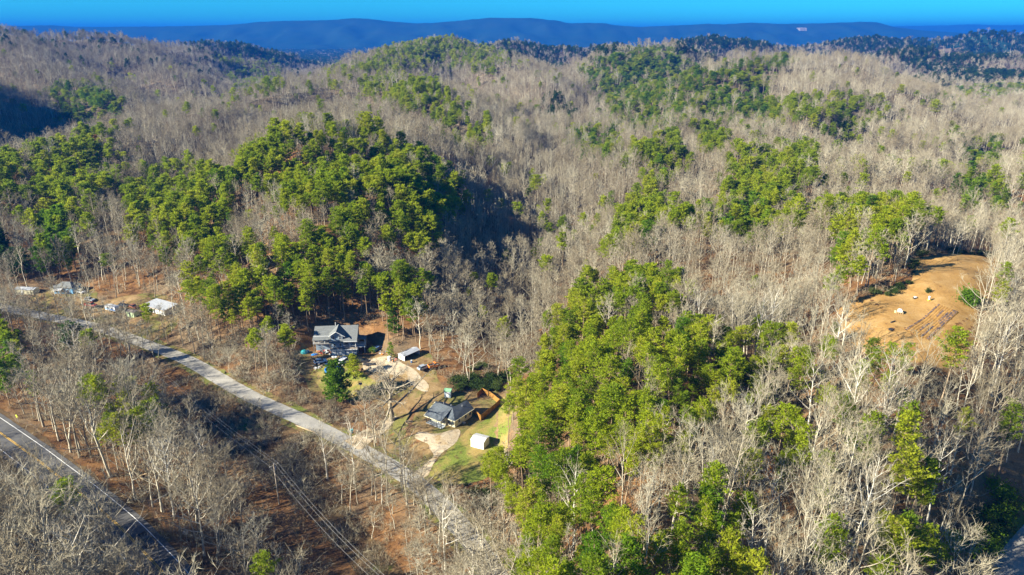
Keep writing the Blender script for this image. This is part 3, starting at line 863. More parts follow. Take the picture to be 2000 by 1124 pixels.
# not every place has a grown tree
knoll = (rad < 260) & (x > -25)
dens = np.where(is_pine, np.where(rad < 420, np.where(knoll, 0.92, 0.72), 0.95), np.where(rad < 420, np.where(share > 0.4, 0.5, 0.50), 0.8))
lowleft = (rad < 230) & (x < -60)
dens = np.where(lowleft & ~is_pine, 0.70, dens)
right_wood = knoll & ~is_pine & (share < 0.3) & (by > 640) & (bx > 1150)
dens = np.where(right_wood, 0.72, dens)
lane_end = in_poly(bx, by, [(800, 965), (1015, 1005), (1070, 1300), (790, 1300)]) & (rad < 200)
dens = np.where(lane_end, 1.0, dens)
ok &= SEED.rand(len(x)) < dens
scl = np.where(is_pine, SEED.normal(0.92, 0.17, len(x)), SEED.normal(0.92, 0.18, len(x))) * (1 + 0.09 * wave_noise(33, 70)(x, y))
scl = np.clip(scl, 0.55, 1.3)
scl = np.where(is_pine & (rad < 420), scl * np.where(knoll, 0.73, 0.86), scl)
scl = np.where(~is_pine & (rad < 420), scl * np.where(right_wood, 0.84, np.where(knoll, 0.72, np.where(lowleft | lane_end, 1.0, 0.82))), scl)
scl = np.where(is_pine & (pk == 1) & (rad > 600), scl * 0.72, scl)      # young plantations stand lower
WIRE_WAY = bezier_pts([at_z(*p, -1.5)[:2] for p in [(330, 745), (420, 830), (500, 915), (580, 1010), (680, 1130), (760, 1230)]], 2.0)
_dw, _ = dist_line(x, y, WIRE_WAY)
ok &= ~((_dw < 9.5) & (rad < 300))
scl = np.where((_dw < 19) & (rad < 300), scl * 0.78, scl)
_dh, _ = dist_line(x, y, HWY)
scl = np.where(~is_pine & (_dh < 45) & (by > np.interp(bx, [p[0] for p in HWY_PX], [p[1] for p in HWY_PX])) & (by < 1090), scl * 0.82, scl)
wid = np.where(stp > 15, 2.1, np.where(stp > 9, 1.4, np.where(stp > 7, 1.15, 1.0))) * SEED.uniform(0.88, 1.12, len(x)) * np.where(~is_pine & (rad < 300) & (x < 0), 1.3, 1.0) * np.where(is_pine & (pk == 1) & (rad > 600), 1.5, 1.0) * np.where(lane_end & ~is_pine, 1.25, 1.0)
# what shows largest: trees with their crown in the frame, by their size in the picture
inframe = ok & (cx > -30) & (cx < 2030) & (cy > 0) & (cy < 1150)
size = np.where(inframe, scl * 20 * FPX / dep, 0)
order = np.argsort(-size)
def largest(mask, n):
    o = order[mask[order] & (size[order] > 0)][:n]; return o
N_SINGLE = 285
single_pine = largest(is_pine & ok, N_SINGLE)
single_bare = largest(~is_pine & ok, N_SINGLE)
is_single = np.zeros(len(x), bool); is_single[single_pine] = True; is_single[single_bare] = True

def spin(n, tilt=0.05):
    return np.stack([SEED.normal(size=n) * tilt, SEED.normal(size=n) * tilt, SEED.uniform(0, 6.283, n)], -1)
def put_mass(name, label, m, coll, idx):
    i = np.where(m)[0]
    s = np.stack([scl[i] * wid[i], scl[i] * wid[i], scl[i]], -1)
    mass(name, label, np.stack([x[i], y[i], z[i] - 0.1], -1), spin(len(i)), s, idx(i), coll)
rest = ok & ~is_single
far = rad > 1200
put_mass('pine_wood', 'olive green pine woods spread over the hills behind the houses', rest & is_pine & ~far, SET_PINE,
         lambda i: np.where(pk[i] == 0, SEED.randint(0, 4, len(i)), np.where(pk[i] == 1, np.where(SEED.rand(len(i)) < 0.5, SEED.randint(4, 6, len(i)), SEED.randint(0, 4, len(i))), SEED.randint(6, 8, len(i)))))
put_mass('far_pine_wood', 'dark green pine woods on the farthest hills below the mountain', rest & is_pine & far, SET_PINE_FAR, lambda i: np.where((pk[i] == 1) & (SEED.rand(len(i)) < 0.55), 0, np.clip(pk[i], 0, 2)))
put_mass('bare_wood', 'grey beige leafless woods covering hillsides and the central hollow', rest & ~is_pine & ~far, SET_BARE, lambda i: SEED.randint(0, 5, len(i)))
put_mass('far_bare_wood', 'mauve grey leafless woods on the farther hills', rest & ~is_pine & far, SET_BARE_FAR, lambda i: SEED.randint(0, 3, len(i)))

# single trees, each described by its look and by where it stands
SPOTS = [   # (phrase, outline on the photograph by the foot of the tree)
    ('beside the highway on its near side', 'near highway side', [(-500, 780), (0, 830), (190, 990), (325, 1128), (700, 1800), (-500, 1800)]),
    ('on the far shoulder of the highway', 'far highway side', [(-100, 700), (40, 800), (150, 870), (330, 1010), (470, 1150), (600, 1500), (420, 1500), (190, 990), (-100, 800)]),
    ('beside the scrubby power line strip', 'power line strip', [(330, 760), (480, 890), (640, 1045), (800, 1250), (600, 1500), (470, 1150), (330, 1010), (250, 900)]),
    ('between the far left lane and the highway', 'left belt', [(-300, 560), (200, 650), (330, 760), (250, 900), (40, 800), (-300, 700)]),
    ('between power line and bottom lane', 'lane belt', [(620, 840), (720, 890), (850, 985), (960, 1110), (1040, 1600), (850, 1600), (640, 1000)]),
    ('at the bottom edge below the knoll', 'knoll foot', [(930, 1060), (1300, 1100), (1300, 1900), (900, 1900)]),
    ('by the white shed below the knoll', 'knoll left foot', [(900, 840), (1060, 800), (1080, 1000), (930, 1060), (880, 960)]),
    ('on the knoll flank above the fence', 'knoll left flank', [(930, 700), (1130, 640), (1180, 800), (1060, 800), (920, 850)]),
    ('at the front of the knoll', 'knoll front', [(1060, 860), (1290, 840), (1300, 1100), (930, 1060), (1080, 1000)]),
    ('in the middle of the knoll stand', 'knoll middle', [(1130, 700), (1330, 690), (1420, 840), (1060, 860), (1060, 800), (1180, 800)]),
    ('on the far tip of the knoll near the hollow', 'knoll tip', [(1080, 480), (1330, 480), (1330, 690), (1130, 700), (1090, 640)]),
    ('on the right shoulder of the knoll', 'knoll right shoulder', [(1330, 560), (1560, 600), (1560, 820), (1420, 840), (1330, 690)]),
    ('in the lower wood right of the knoll', 'lower right wood', [(1290, 840), (1560, 820), (1580, 1080), (1560, 1900), (1300, 1900)]),
    ('in the wood below the field', 'wood below field', [(1560, 660), (1900, 720), (1900, 900), (1560, 900)]),
    ('in the bottom right corner wood by the road', 'bottom right wood', [(1560, 900), (2300, 850), (2300, 1900), (1560, 1900)]),
    ('beside the right edge of the field', 'field right edge', [(1880, 480), (2300, 480), (2300, 860), (1890, 860)]),
    ('left of the field', 'field left edge', [(1440, 430), (1780, 430), (1780, 560), (1640, 600), (1560, 660), (1440, 600)])]
def spot_of(px_, py_):
    for ph, sh_, poly in SPOTS:
        if in_poly(np.array([px_]), np.array([py_]), poly)[0]: return ph, sh_
    if py_ < 700 and px_ < 1000: return 'on the slope around the blue house', 'house slope'
    return ('in the wood behind the field', 'wood behind field') if px_ > 1300 else ('in the hollow beyond the houses', 'hollow')
rs = random.Random(5)
plan = {}
def describe(i, kind, white=False, green=False):
    a, b = float(bx[i]), float(by[i]); ph, sh_ = spot_of(a, b)
    f = scl[i] / np.median(scl[single_pine if kind == 'pine' else single_bare])
    sz = 'tall' if f > 1.10 else 'short' if f < 0.90 else 'medium'
    wd = wid[i] / 1.3 if (kind != 'pine' and rad[i] < 300 and x[i] < 0) else wid[i]
    sp = 'broad' if wd > 1.06 else 'slim' if wd < 0.94 else ''
    if kind == 'pine': look = ' '.join(('%s %s %s pine' % (sz, sp, 'bright green' if green else 'olive')).split())
    else: look = ' '.join(('%s %s %s bare tree' % (sz, sp, 'white barked' if white else 'grey')).split())
    plan.setdefault((look, ph, sh_, kind), []).append(i)
white_of = {}
for i in single_pine: describe(i, 'pine', green=pk[i] == 1)
for i in single_bare:
    white_of[i] = rs.random() < (0.10 if bx[i] > 1150 else 0.07); describe(i, 'bare', white_of[i])
def grow(models, i, name, label, cat, group):
    t, c = models
    e = empty(name, (x[i], y[i], z[i] - 0.1))
    e.rotation_euler = (rs.gauss(0, 1) * 0.04, rs.gauss(0, 1) * 0.04, rs.uniform(0, 6.28))
    e.scale = (scl[i] * wid[i], scl[i] * wid[i], scl[i])
    tag(e, label, cat, group)
    for nm, me in (('trunk', t), ('crown', c)):
        o = bpy.data.objects.new(nm, me); COL.objects.link(o); o.parent = e
for (look, ph, sh_, kind), ids in plan.items():
    ids = sorted(ids, key=lambda i: bx[i]); n = len(ids)
    for k, i in enumerate(ids):
        which = ''
        if n == 2: which = ('left hand ', 'right hand ')[k]
        elif n >= 3 and k == 0: which = 'leftmost '
        elif n >= 3 and k == n - 1: which = 'rightmost '
        elif n == 3: which = 'middle '
        elif n >= 4:
            inner = ids[1:-1]
            if i == max(inner, key=lambda q: by[q]): which = 'nearest '
            elif i == min(inner, key=lambda q: by[q]): which = 'farthest '
        lab = which + look + ' ' + ph
        if kind == 'pine': grow(GPINES[i % 2] if pk[i] == 1 else PINES[i % 6], i, 'pine_tree', lab, 'pine tree', 'pines, ' + sh_)
        else: grow(WHITES[i % 2] if white_of[i] else BARES[i % 7], i, 'bare_tree', lab, 'bare tree', 'bare trees, ' + sh_)

# undergrowth
def undergrowth():
    px_, pts, rots, sc_, idx = [], [], [], [], []
    xx, yy = scatter_zone(60, 430, 3.6)
    zz = height(xx, yy); ax, ay, dd = project(xx, yy, zz)
    k = (dd > 20) & (ax > -250) & (ax < 2250) & (ay < 1400)
    for poly in (CLEAR[0], CLEAR[2], CLEAR[7], CLEAR[8]): k &= ~in_poly(ax, ay, poly)
    for L, w in ((ROAD, 4.4), (HWY, 6.6), (LOWROAD, 5.0)):
        d, _ = dist_line(xx, yy, L); k &= d > w
    k &= SEED.rand(len(xx)) < 0.75
    n = k.sum(); s = SEED.uniform(0.5, 1.25, n) * np.where((np.hypot(xx[k], yy[k]) < 240) & (xx[k] < -40), 1.5, 1.0)
    mass('undergrowth', 'brown leafless undergrowth on the forest floor', np.stack([xx[k], yy[k], zz[k]], -1), spin(n, 0.1), np.stack([s, s, s], -1), SEED.randint(0, 4, n), SET_BRUSH)
undergrowth()
print('trees', ok.sum(), 'pine', (ok & is_pine).sum(), 'single', len(single_pine), len(single_bare), 'min size', size[single_pine].min(), size[single_bare].min())
# ------------------------------------------------------------------ roads and patches of open ground
def asphalt(name, base, spread=0.5, tint=(1, 1, 1)):
    b = NB(name); co = b.n('ShaderNodeNewGeometry').outputs['Position']
    big, fine = b.noise(0.12, 4, 0.65, co, 0.5), b.noise(5.0, 3, 0.7, co)
    c = b.ramp(big, [(0.3, tuple(base * (1 - spread * .5) * t for t in tint)), (0.5, tuple(base * t for t in tint)), (0.72, tuple(base * (1 + spread) * t for t in tint))])
    c = b.mix(0.5, c, b.ramp(fine, [(0.35, (0.6, 0.6, 0.6)), (0.65, (1.2, 1.2, 1.2))]), 'MULTIPLY')
    return b.bsdf(c, 0.85, spec=0.2)
M['lane_asphalt'] = asphalt('old_grey_asphalt', 0.27, 0.4, (1, 0.95, 0.84))
M['hwy_asphalt'] = asphalt('highway_asphalt', 0.085, 0.4, (1, 0.98, 0.96))
M['gravel'] = None
def soil_mat(name, stops, scale=0.25, grass=None, gscale=0.12, g0=0.5, g1=0.62):
    b = NB(name); co = b.n('ShaderNodeNewGeometry').outputs['Position']
    n1, n2, n3 = b.noise(scale, 5, 0.65, co, 0.6), b.noise(2.6, 4, 0.75, co), b.noise(gscale, 4, 0.6, co, 0.3)
    c = b.ramp(n1, stops)
    if grass: c = b.mix(b.ramp(n3, [(g0, (0, 0, 0)), (g1, (1, 1, 1))]), c, b.ramp(n2, [(0.3, grass[0]), (0.7, grass[1])]))
    c = b.mix(0.7, c, b.ramp(n2, [(0.3, (0.55, 0.55, 0.55)), (0.55, (1, 1, 1)), (0.75, (1.2, 1.15, 1.1))]), 'MULTIPLY')
    return b.bsdf(c, 0.95, spec=0.05, bump=n2, bump_d=0.08)
M['field_soil'] = soil_mat('tan_clay_field', [(0.25, (0.20, 0.108, 0.036)), (0.45, (0.30, 0.175, 0.058)), (0.6, (0.345, 0.215, 0.082)), (0.75, (0.40, 0.275, 0.125))], 0.16)
M['bed_soil'] = soil_mat('raised_clay_bed', [(0.3, (0.25, 0.135, 0.04)), (0.7, (0.36, 0.21, 0.068))], 0.5)
M['lawn'] = soil_mat('patchy_lawn', [(0.3, (0.25, 0.18, 0.06)), (0.7, (0.32, 0.24, 0.09))], 0.3, ((0.10, 0.135, 0.022), (0.18, 0.205, 0.045)), 0.13, 0.39, 0.57)
M['dry_yard'] = soil_mat('dry_brown_yard', [(0.3, (0.13, 0.085, 0.04)), (0.5, (0.20, 0.135, 0.062)), (0.75, (0.30, 0.21, 0.11))], 0.25, ((0.085, 0.095, 0.025), (0.17, 0.155, 0.05)), 0.11, 0.48, 0.62)
M['gravel'] = soil_mat('worn_tan_gravel', [(0.25, (0.26, 0.19, 0.105)), (0.45, (0.37, 0.30, 0.205)), (0.75, (0.46, 0.40, 0.30))], 0.35, ((0.24, 0.16, 0.07), (0.34, 0.24, 0.115)), 0.16, 0.55, 0.68)
M['verge'] = soil_mat('dry_verge_grass', [(0.3, (0.10, 0.07, 0.03)), (0.7, (0.25, 0.18, 0.08))], 0.4, ((0.09, 0.12, 0.025), (0.16, 0.17, 0.04)), 0.2, 0.45, 0.6)
M['swamp'] = soil_mat('tangled_brown_scrub_floor', [(0.3, (0.05, 0.034, 0.018)), (0.5, (0.095, 0.062, 0.032)), (0.75, (0.17, 0.12, 0.06))], 0.3, ((0.05, 0.09, 0.015), (0.10, 0.16, 0.03)), 0.07, 0.60, 0.70)
def paint_mat(name, col):
    b = NB(name); co = b.n('ShaderNodeNewGeometry').outputs['Position']
    return b.bsdf(b.mix(b.ramp(b.noise(3.0, 4, 0.7, co), [(0.55, (0, 0, 0)), (0.72, (1, 1, 1))]), col, (0.12, 0.12, 0.115)), 0.7)
M['white_paint'] = paint_mat('white_road_paint', (0.78, 0.78, 0.76)); M['yellow_paint'] = paint_mat('yellow_road_paint', (0.62, 0.36, 0.03))

def ribbon(name, L, offs, lift, mat, label, jitter=0.0, seed=1, sub=None, kind='structure'):
    """a strip that follows a line over the terrain"""
    t = np.gradient(L, axis=0); t /= np.linalg.norm(t, axis=1)[:, None]
    nrm = np.stack([t[:, 1], -t[:, 0]], -1)
    r = np.random.RandomState(seed)
    offs = np.asarray(offs, float); n, m = len(L), len(offs)
    o = np.repeat(offs[None], n, 0)
    if jitter:
        s = np.arange(n)
        for k in (0, m - 1):
            w = sum(np.sin(s / p + r.rand() * 6.28) for p in (2.1, 4.7, 9.3, 19.0)) / 2.6
            o[:, k] += w * jitter + r.normal(size=n) * jitter * 0.25
    x = L[:, None, 0] + nrm[:, None, 0] * o; y = L[:, None, 1] + nrm[:, None, 1] * o
    z = height(x, y) + lift
    i, k = np.meshgrid(np.arange(n - 1), np.arange(m - 1), indexing='ij')
    a = (i * m + k).ravel(); b = a + 1; d = a + m; c = d + 1
    tris = np.concatenate([np.stack([a, b, c], -1), np.stack([a, c, d], -1)])
    me = np_mesh(name, np.stack([x, y, z], -1).reshape(-1, 3), tris)
    ob = link_mesh(name, me, None, [mat])
    tag(ob, label, kind=kind)
    return ob

ribbon('lane_verge', ROAD, np.linspace(-4.6, 4.6, 12), 0.05, M['verge'], 'dry grass verge along the narrow lane', 0.7, 3)
ribbon('lane', ROAD, np.linspace(-2.75, 2.75, 8), 0.11, M['lane_asphalt'], 'narrow grey asphalt lane running past the houses', 0.10, 4)
ribbon('highway_shoulder', HWY, np.linspace(-6.4, 6.4, 14), 0.05, M['swamp'], 'brown grassy shoulder of the highway', 0.8, 5)
ribbon('highway', HWY, np.linspace(-5.0, 5.0, 10), 0.11, M['hwy_asphalt'], 'two lane asphalt highway at the bottom left', 0.08, 6)
for off, nm, mt, lab in ((3.75, 'edge_line', 'white_paint', 'white painted line along the far edge of the highway'), (-3.75, 'edge_line', 'white_paint', 'white painted line along the near edge of the highway'),
                         (0.16, 'centre_line', 'yellow_paint', 'yellow painted centre line of the highway, far one of the pair'), (-0.16, 'centre_line', 'yellow_paint', 'yellow painted centre line of the highway, near one of the pair')):
    ribbon(nm, HWY, [off - 0.065, off + 0.065], 0.135, M[mt], lab)
ribbon('lower_road_verge', LOWROAD, np.linspace(-6.0, 6.0, 14), 0.05, M['verge'], 'dry verge of the road in the bottom right corner', 0.7, 8)
ribbon('lower_road', LOWROAD, np.linspace(-2.9, 2.9, 8), 0.11, M['lane_asphalt'], 'pale asphalt road in the bottom right corner', 0.1, 9)

def patch(name, px_poly, mat, label, lift=0.05, cell=1.6, rough=0.5, seed=1, poly_xy=None):
    """a sheet of ground inside an outline, draped over the terrain"""
    P = np.array(poly_xy if poly_xy is not None else [ground_at(*p)[:2] for p in px_poly])
    P = bezier_pts(np.vstack([P, P[:1]]), 1.0)[:-1]
    r = np.random.RandomState(seed)
    c = P.mean(0); d = P - c
    s = np.arange(len(P)); w = sum(np.sin(s / p + r.rand() * 6.28) for p in (1.7, 3.9, 8.3)) / 2.2
    P = P + d / (np.linalg.norm(d, axis=1)[:, None] + 1e-6) * (w * rough)[:, None]
    lo, hi = P.min(0), P.max(0)
    gx, gy = np.meshgrid(np.arange(lo[0], hi[0], cell), np.arange(lo[1], hi[1], cell))
    q = np.stack([gx.ravel(), gy.ravel()], -1) + r.uniform(-.2, .2, (gx.size, 2))
    q = q[in_poly(q[:, 0], q[:, 1], P)]
    verts = [Vector(v) for v in P] + [Vector(v) for v in q]
    edges = [(i, (i + 1) % len(P)) for i in range(len(P))]
    vo, eo, fo, *_ = delaunay_2d_cdt(verts, edges, [list(range(len(P)))], 1, 1e-4)
    V = np.array([[v.x, v.y] for v in vo]); z = height(V[:, 0], V[:, 1]) + lift
    me = np_mesh(name, np.column_stack([V, z]), np.array([f for f in fo if len(f) == 3]))
    o = link_mesh(name, me, None, [mat]); tag(o, label, kind='structure')
    return o

patch('yard', [(590, 668), (625, 690), (700, 695), (775, 690), (838, 690), (852, 735), (885, 765), (985, 755), (1000, 800), (985, 872), (945, 935), (880, 948), (845, 962), (790, 915), (742, 868), (752, 800), (700, 780), (620, 775), (592, 740), (572, 700)],
      M['dry_yard'], 'dry brown yard around the two houses', 0.03, 1.8, 0.8, 1)
patch('lawn', [(985, 775), (1003, 800), (988, 870), (948, 935), (885, 945), (835, 928), (868, 885), (905, 850), (950, 818)], M['lawn'], 'bright green grass around the white shed', 0.06, 1.5, 0.8, 2)
patch('lawn', [(622, 712), (680, 718), (735, 742), (760, 765), (690, 782), (640, 765), (606, 735)], M['lawn'], 'green lawn under the big yard pine', 0.06, 1.5, 0.7, 3)
patch('gravel_yard', [(705, 702), (755, 696), (785, 712), (828, 738), (838, 765), (818, 762), (785, 738), (742, 728), (712, 720)], M['gravel'], 'pale gravel turning area beside the blue house', 0.09, 1.4, 1.1, 4)
patch('driveway', [(803, 927), (846, 890), (836, 868), (808, 856), (822, 842), (860, 846), (897, 840), (896, 858), (868, 885), (846, 905), (836, 926), (818, 934)], M['gravel'], 'tan gravel driveway forking off the lane to the bungalow', 0.09, 1.2, 1.0, 5)
patch('dirt_entrance', [(672, 862), (712, 840), (752, 820), (775, 815), (752, 842), (722, 866), (700, 880)], M['gravel'], 'sandy dirt entrance off the lane below the big bare tree', 0.13, 1.2, 0.4, 6)
patch('dirt_yard', [(185, 628), (200, 592), (262, 576), (345, 588), (352, 618), (330, 652), (282, 664), (235, 655)], M['dry_yard'], 'worn brown yard in front of the long white garage', 0.05, 1.8, 0.7, 7)
patch('dirt_yard', [(55, 585), (110, 565), (172, 562), (196, 590), (176, 622), (100, 614), (60, 606)], M['dry_yard'], 'brown yard below the small blue house', 0.05, 1.8, 0.7, 8)
FIELD_PX = [(1632, 602), (1700, 577), (1772, 560), (1782, 520), (1790, 502), (1860, 497), (1930, 498), (1946, 560), (1915, 600), (1905, 650), (1895, 705), (1860, 722), (1780, 708), (1700, 690), (1640, 645)]
patch('field', FIELD_PX, M['field_soil'], 'cleared field of tan clay among the trees', 0.05, 1.8, 0.9, 9)
patch('scrub_strip', [(372, 738), (450, 772), (560, 805), (640, 852), (690, 884), (640, 905), (660, 960), (735, 1060), (800, 1140), (720, 1140), (640, 1045), (540, 955), (470, 895), (375, 790)], M['swamp'],
      'brown scrubby strip cleared under the power line', 0.04, 1.8, 1.2, 10)

# raised planting rows in the field, each with its strip of dark plastic film
def film_mat():
    b = NB('plastic_film'); co = b.n('ShaderNodeNewGeometry').outputs['Position']
    n = b.noise(0.8, 4, 0.7, co)
    return b.bsdf(b.ramp(n, [(0.40, (0.055, 0.042, 0.042)), (0.52, (0.12, 0.09, 0.08)), (0.60, (0.34, 0.19, 0.07))]), 0.6, spec=0.15)
M['film'] = film_mat()
_wd = ['leftmost', 'second', 'third', 'fourth', 'fifth', 'sixth', 'seventh', 'rightmost']
ROWS = [((1769 + 6.0 * k, 647 + 2.5 * k), (1834 + 5.0 * k, 596 + 1.95 * k), _wd[k]) for k in range(8)]
FILM = {0: [(0, 46)], 3: [(6, 20), (30, 42)], 5: [(0, 18), (24, 40)], 6: [(22, 46)], 7: [(0, 46)]}
for k, (p, q, wd) in enumerate(ROWS):
    a, b_ = np.array(ground_at(*p)[:2]), np.array(ground_at(*q)[:2])
    L = a + (b_ - a) * np.linspace(0, 1, 46)[:, None]
    t = (b_ - a) / np.linalg.norm(b_ - a); nrm = np.array([t[1], -t[0]])
    e = empty('planting_row', (a[0], a[1], hz(*a)))
    tag(e, ('raised clay planting row with dark plastic film, ' if k in FILM else 'bare raised clay planting row, ') + wd + ' of eight from the left', 'planting row', 'planting rows in the field')
    def strip(nm, prof, mat, s0, s1):
        r = np.random.RandomState(k * 3 + len(nm))
        rows = []
        for (o_, h_) in prof:
            xy = L[s0:s1] + nrm * (o_ + r.normal(size=(s1 - s0, 1)) * 0.04)
            rows.append(np.column_stack([xy - a, height(xy[:, 0], xy[:, 1]) + h_ + r.normal(size=s1 - s0) * 0.012 - hz(*a)]))
        V = np.array(rows); m, n = V.shape[:2]
        i, j = np.meshgrid(np.arange(m - 1), np.arange(n - 1), indexing='ij'); A = (i * n + j).ravel()
        me = np_mesh(nm, V.reshape(-1, 3), np.concatenate([np.stack([A, A + 1, A + n + 1], -1), np.stack([A, A + n + 1, A + n], -1)]))
        link_mesh(nm, me, e, [mat])
    strip('soil_bed', [(-0.46, 0.06), (-0.28, 0.26), (0.28, 0.26), (0.46, 0.06)], M['bed_soil'], 0, 46)
    for s0, s1 in FILM.get(k, []):
        strip('plastic_film', [(-0.22, 0.285), (0.0, 0.30), (0.22, 0.285)], M['film'], s0, s1)

# brush on open strips
def brush_on(name, poly, step, frac, label, coll, idxs, smin=0.5, smax=1.2, seed=3, keep=()):
    P = np.array([ground_at(*p)[:2] for p in poly]); r = np.random.RandomState(seed)
    lo, hi = P.min(0), P.max(0)
    gx, gy = np.meshgrid(np.arange(lo[0], hi[0], step), np.arange(lo[1], hi[1], step))
    xx = gx.ravel() + r.uniform(-.5, .5, gx.size) * step; yy = gy.ravel() + r.uniform(-.5, .5, gx.size) * step
    k = in_poly(xx, yy, P) & (r.rand(gx.size) < frac * (0.7 + 0.5 * wave_noise(seed, 14)(xx, yy)))
    d, _ = dist_line(xx, yy, ROAD); k &= d > 3.4
    for (ax, ay, rr, _) in PADS: k &= np.hypot(xx - ax, yy - ay) > rr
    n = k.sum(); s = r.uniform(smin, smax, n)
    mass(name, label, np.stack([xx[k], yy[k], height(xx[k], yy[k])], -1), spin(n, 0.1), np.stack([s * 1.2, s * 1.2, s], -1), r.choice(idxs, n), coll)
brush_on('scrub', [(372, 738), (450, 772), (560, 805), (640, 852), (690, 884), (640, 905), (660, 960), (735, 1060), (800, 1140), (720, 1140), (640, 1045), (540, 955), (470, 895), (375, 790)], 1.5, 0.75,
         'tangled brown scrub under the power line', SET_BRUSH, [0, 1, 1, 3, 2], 0.45, 1.15, 11)
brush_on('bank_scrub', [(450, 735), (560, 745), (620, 772), (700, 800), (745, 835), (700, 862), (620, 825), (500, 775)], 1.5, 0.8, 'rusty brown scrub on the bank above the lane', SET_BRUSH, [0, 1, 3], 0.5, 1.1, 12)
brush_on('bank_scrub', [(380, 690), (460, 650), (570, 670), (590, 740), (560, 760), (470, 745)], 2.0, 0.7, 'grey brown thicket beside the lane left of the blue house', SET_BRUSH, [1, 2, 2], 0.7, 1.4, 13)
brush_on('evergreen_thicket', [(875, 745), (935, 715), (985, 720), (1000, 750), (985, 775), (930, 768), (890, 765)], 1.7, 0.8, 'dark green privet thicket behind the bungalow', SET_EVERGREEN, [0, 1, 1], 0.7, 1.3, 14)
brush_on('evergreen_thicket', [(1905, 1124), (1880, 1060), (1900, 980), (1960, 930), (1990, 950), (1985, 1010), (1945, 1080)], 2.0, 0.8, 'dense dark evergreens beside the road at bottom right', SET_EVERGREEN, [1, 2, 2], 0.9, 1.6, 15)
brush_on('roadside_thicket', [(1000, 870), (1010, 960), (960, 1010), (905, 1010), (860, 960), (930, 940)], 1.9, 0.5, 'olive thicket at the foot of the knoll', SET_EVERGREEN, [0, 0, 1], 0.6, 1.1, 16)
brush_on('bank_brush', [(900, 965), (960, 985), (1050, 900), (1110, 960), (1090, 1140), (960, 1150)], 2.0, 0.8, 'brown brush on the steep foot of the knoll by the lane', SET_BRUSH, [1, 2, 2], 0.7, 1.4, 31)
brush_on('yard_scrub', [(700, 745), (770, 742), (800, 775), (760, 815), (715, 810), (690, 780)], 1.8, 0.5, 'low brown brush around the big bare tree', SET_BRUSH, [0, 3], 0.4, 0.8, 17)
brush_on('field_edge_shrubs', [(1690, 580), (1760, 556), (1785, 500), (1930, 492), (1932, 500), (1795, 508), (1775, 566), (1695, 590)], 1.8, 0.8, 'low green shrubs along the far edge of the field', SET_EVERGREEN, [0, 0, 1], 0.5, 1.0, 18)

YARD_PX = [(590, 668), (625, 690), (700, 695), (775, 690), (838, 690), (852, 735), (885, 765), (985, 755), (1000, 800), (985, 872), (945, 935), (880, 948), (845, 962), (790, 915), (742, 868), (752, 800), (700, 780), (620, 775), (592, 740), (572, 700)]
brush_on('yard_weeds', YARD_PX, 1.9, 0.5, 'low dead weeds scattered over the yards', SET_BRUSH, [0, 3, 3], 0.12, 0.42, 19)
brush_on('yard_weeds', FIELD_PX, 3.0, 0.12, 'sparse weeds on the cleared field', SET_BRUSH, [3], 0.12, 0.3, 20)
brush_on('yard_weeds', [(185, 628), (200, 592), (262, 576), (345, 588), (352, 618), (330, 652), (282, 664), (235, 655)], 2.2, 0.5, 'low dead weeds on the worn yard by the garage', SET_BRUSH, [0, 3], 0.15, 0.5, 21)
# ------------------------------------------------------------------ building kit
def surf(name, col, rough=0.8, var=0.25, scale=1.5, spec=0.3, metal=0.0):
    b = NB(name); co = b.coords('Object')
    n = b.noise(scale, 4, 0.65, co)
    lo = tuple(c * (1 - var) for c in col); hi = tuple(min(1, c * (1 + var)) for c in col)
    return b.bsdf(b.ramp(n, [(0.3, lo), (0.7, hi)]), rough, metal, spec)
def shingles(name, col):
    b = NB(name); co = b.coords('Object')
    br = b.n('ShaderNodeTexBrick'); br.inputs['Scale'].default_value = 2.2
    br.inputs['Mortar Size'].default_value = 0.02
    br.inputs['Color1'].default_value = (*[c * 0.85 for c in col], 1); br.inputs['Color2'].default_value = (*[c * 1.15 for c in col], 1)
    br.inputs['Mortar'].default_value = (*[c * 0.6 for c in col], 1)
    b.l(co, br.inputs['Vector'])
    n = b.noise(0.8, 4, 0.6, co)
    return b.bsdf(b.mix(0.6, br.outputs[0], b.ramp(n, [(0.3, (0.75, 0.75, 0.75)), (0.7, (1.2, 1.2, 1.2))]), 'MULTIPLY'), 0.9, spec=0.2)
def metal_roof(name, col, rough=0.45):
    b = NB(name); co = b.coords('Object')
    n = b.noise(1.0, 4, 0.7, b.coords('Object', (0.25, 3.0, 1.0)))
    return b.bsdf(b.ramp(n, [(0.35, tuple(c * 0.72 for c in col)), (0.55, col), (0.7, tuple(min(0.85, c * 1.1) for c in col))]), rough, 0.0, 0.5)
M['white'] = surf('white_paint', (0.52, 0.53, 0.52), 0.6, 0.08)
M['siding_blue'] = surf('blue_grey_siding', (0.20, 0.26, 0.32), 0.7, 0.12)
M['siding_cream'] = surf('cream_siding', (0.52, 0.48, 0.33), 0.7, 0.08)
M['siding_bright_blue'] = surf('bright_blue_siding', (0.13, 0.30, 0.48), 0.7, 0.12)
M['shingle_grey'] = shingles('grey_shingles', (0.145, 0.155, 0.155)); M['shingle_slate'] = shingles('slate_shingles', (0.085, 0.10, 0.115)); M['shingle_brown'] = shingles('brown_shingles', (0.20, 0.17, 0.14))
M['roof_metal'] = metal_roof('pale_metal_roof', (0.36, 0.38, 0.41)); M['roof_white'] = metal_roof('white_metal_roof', (0.52, 0.52, 0.51))
def glass_mat():
    b = NB('window_glass'); return b.bsdf((0.03, 0.04, 0.05), 0.08, spec=0.6)
M['glass'] = glass_mat()
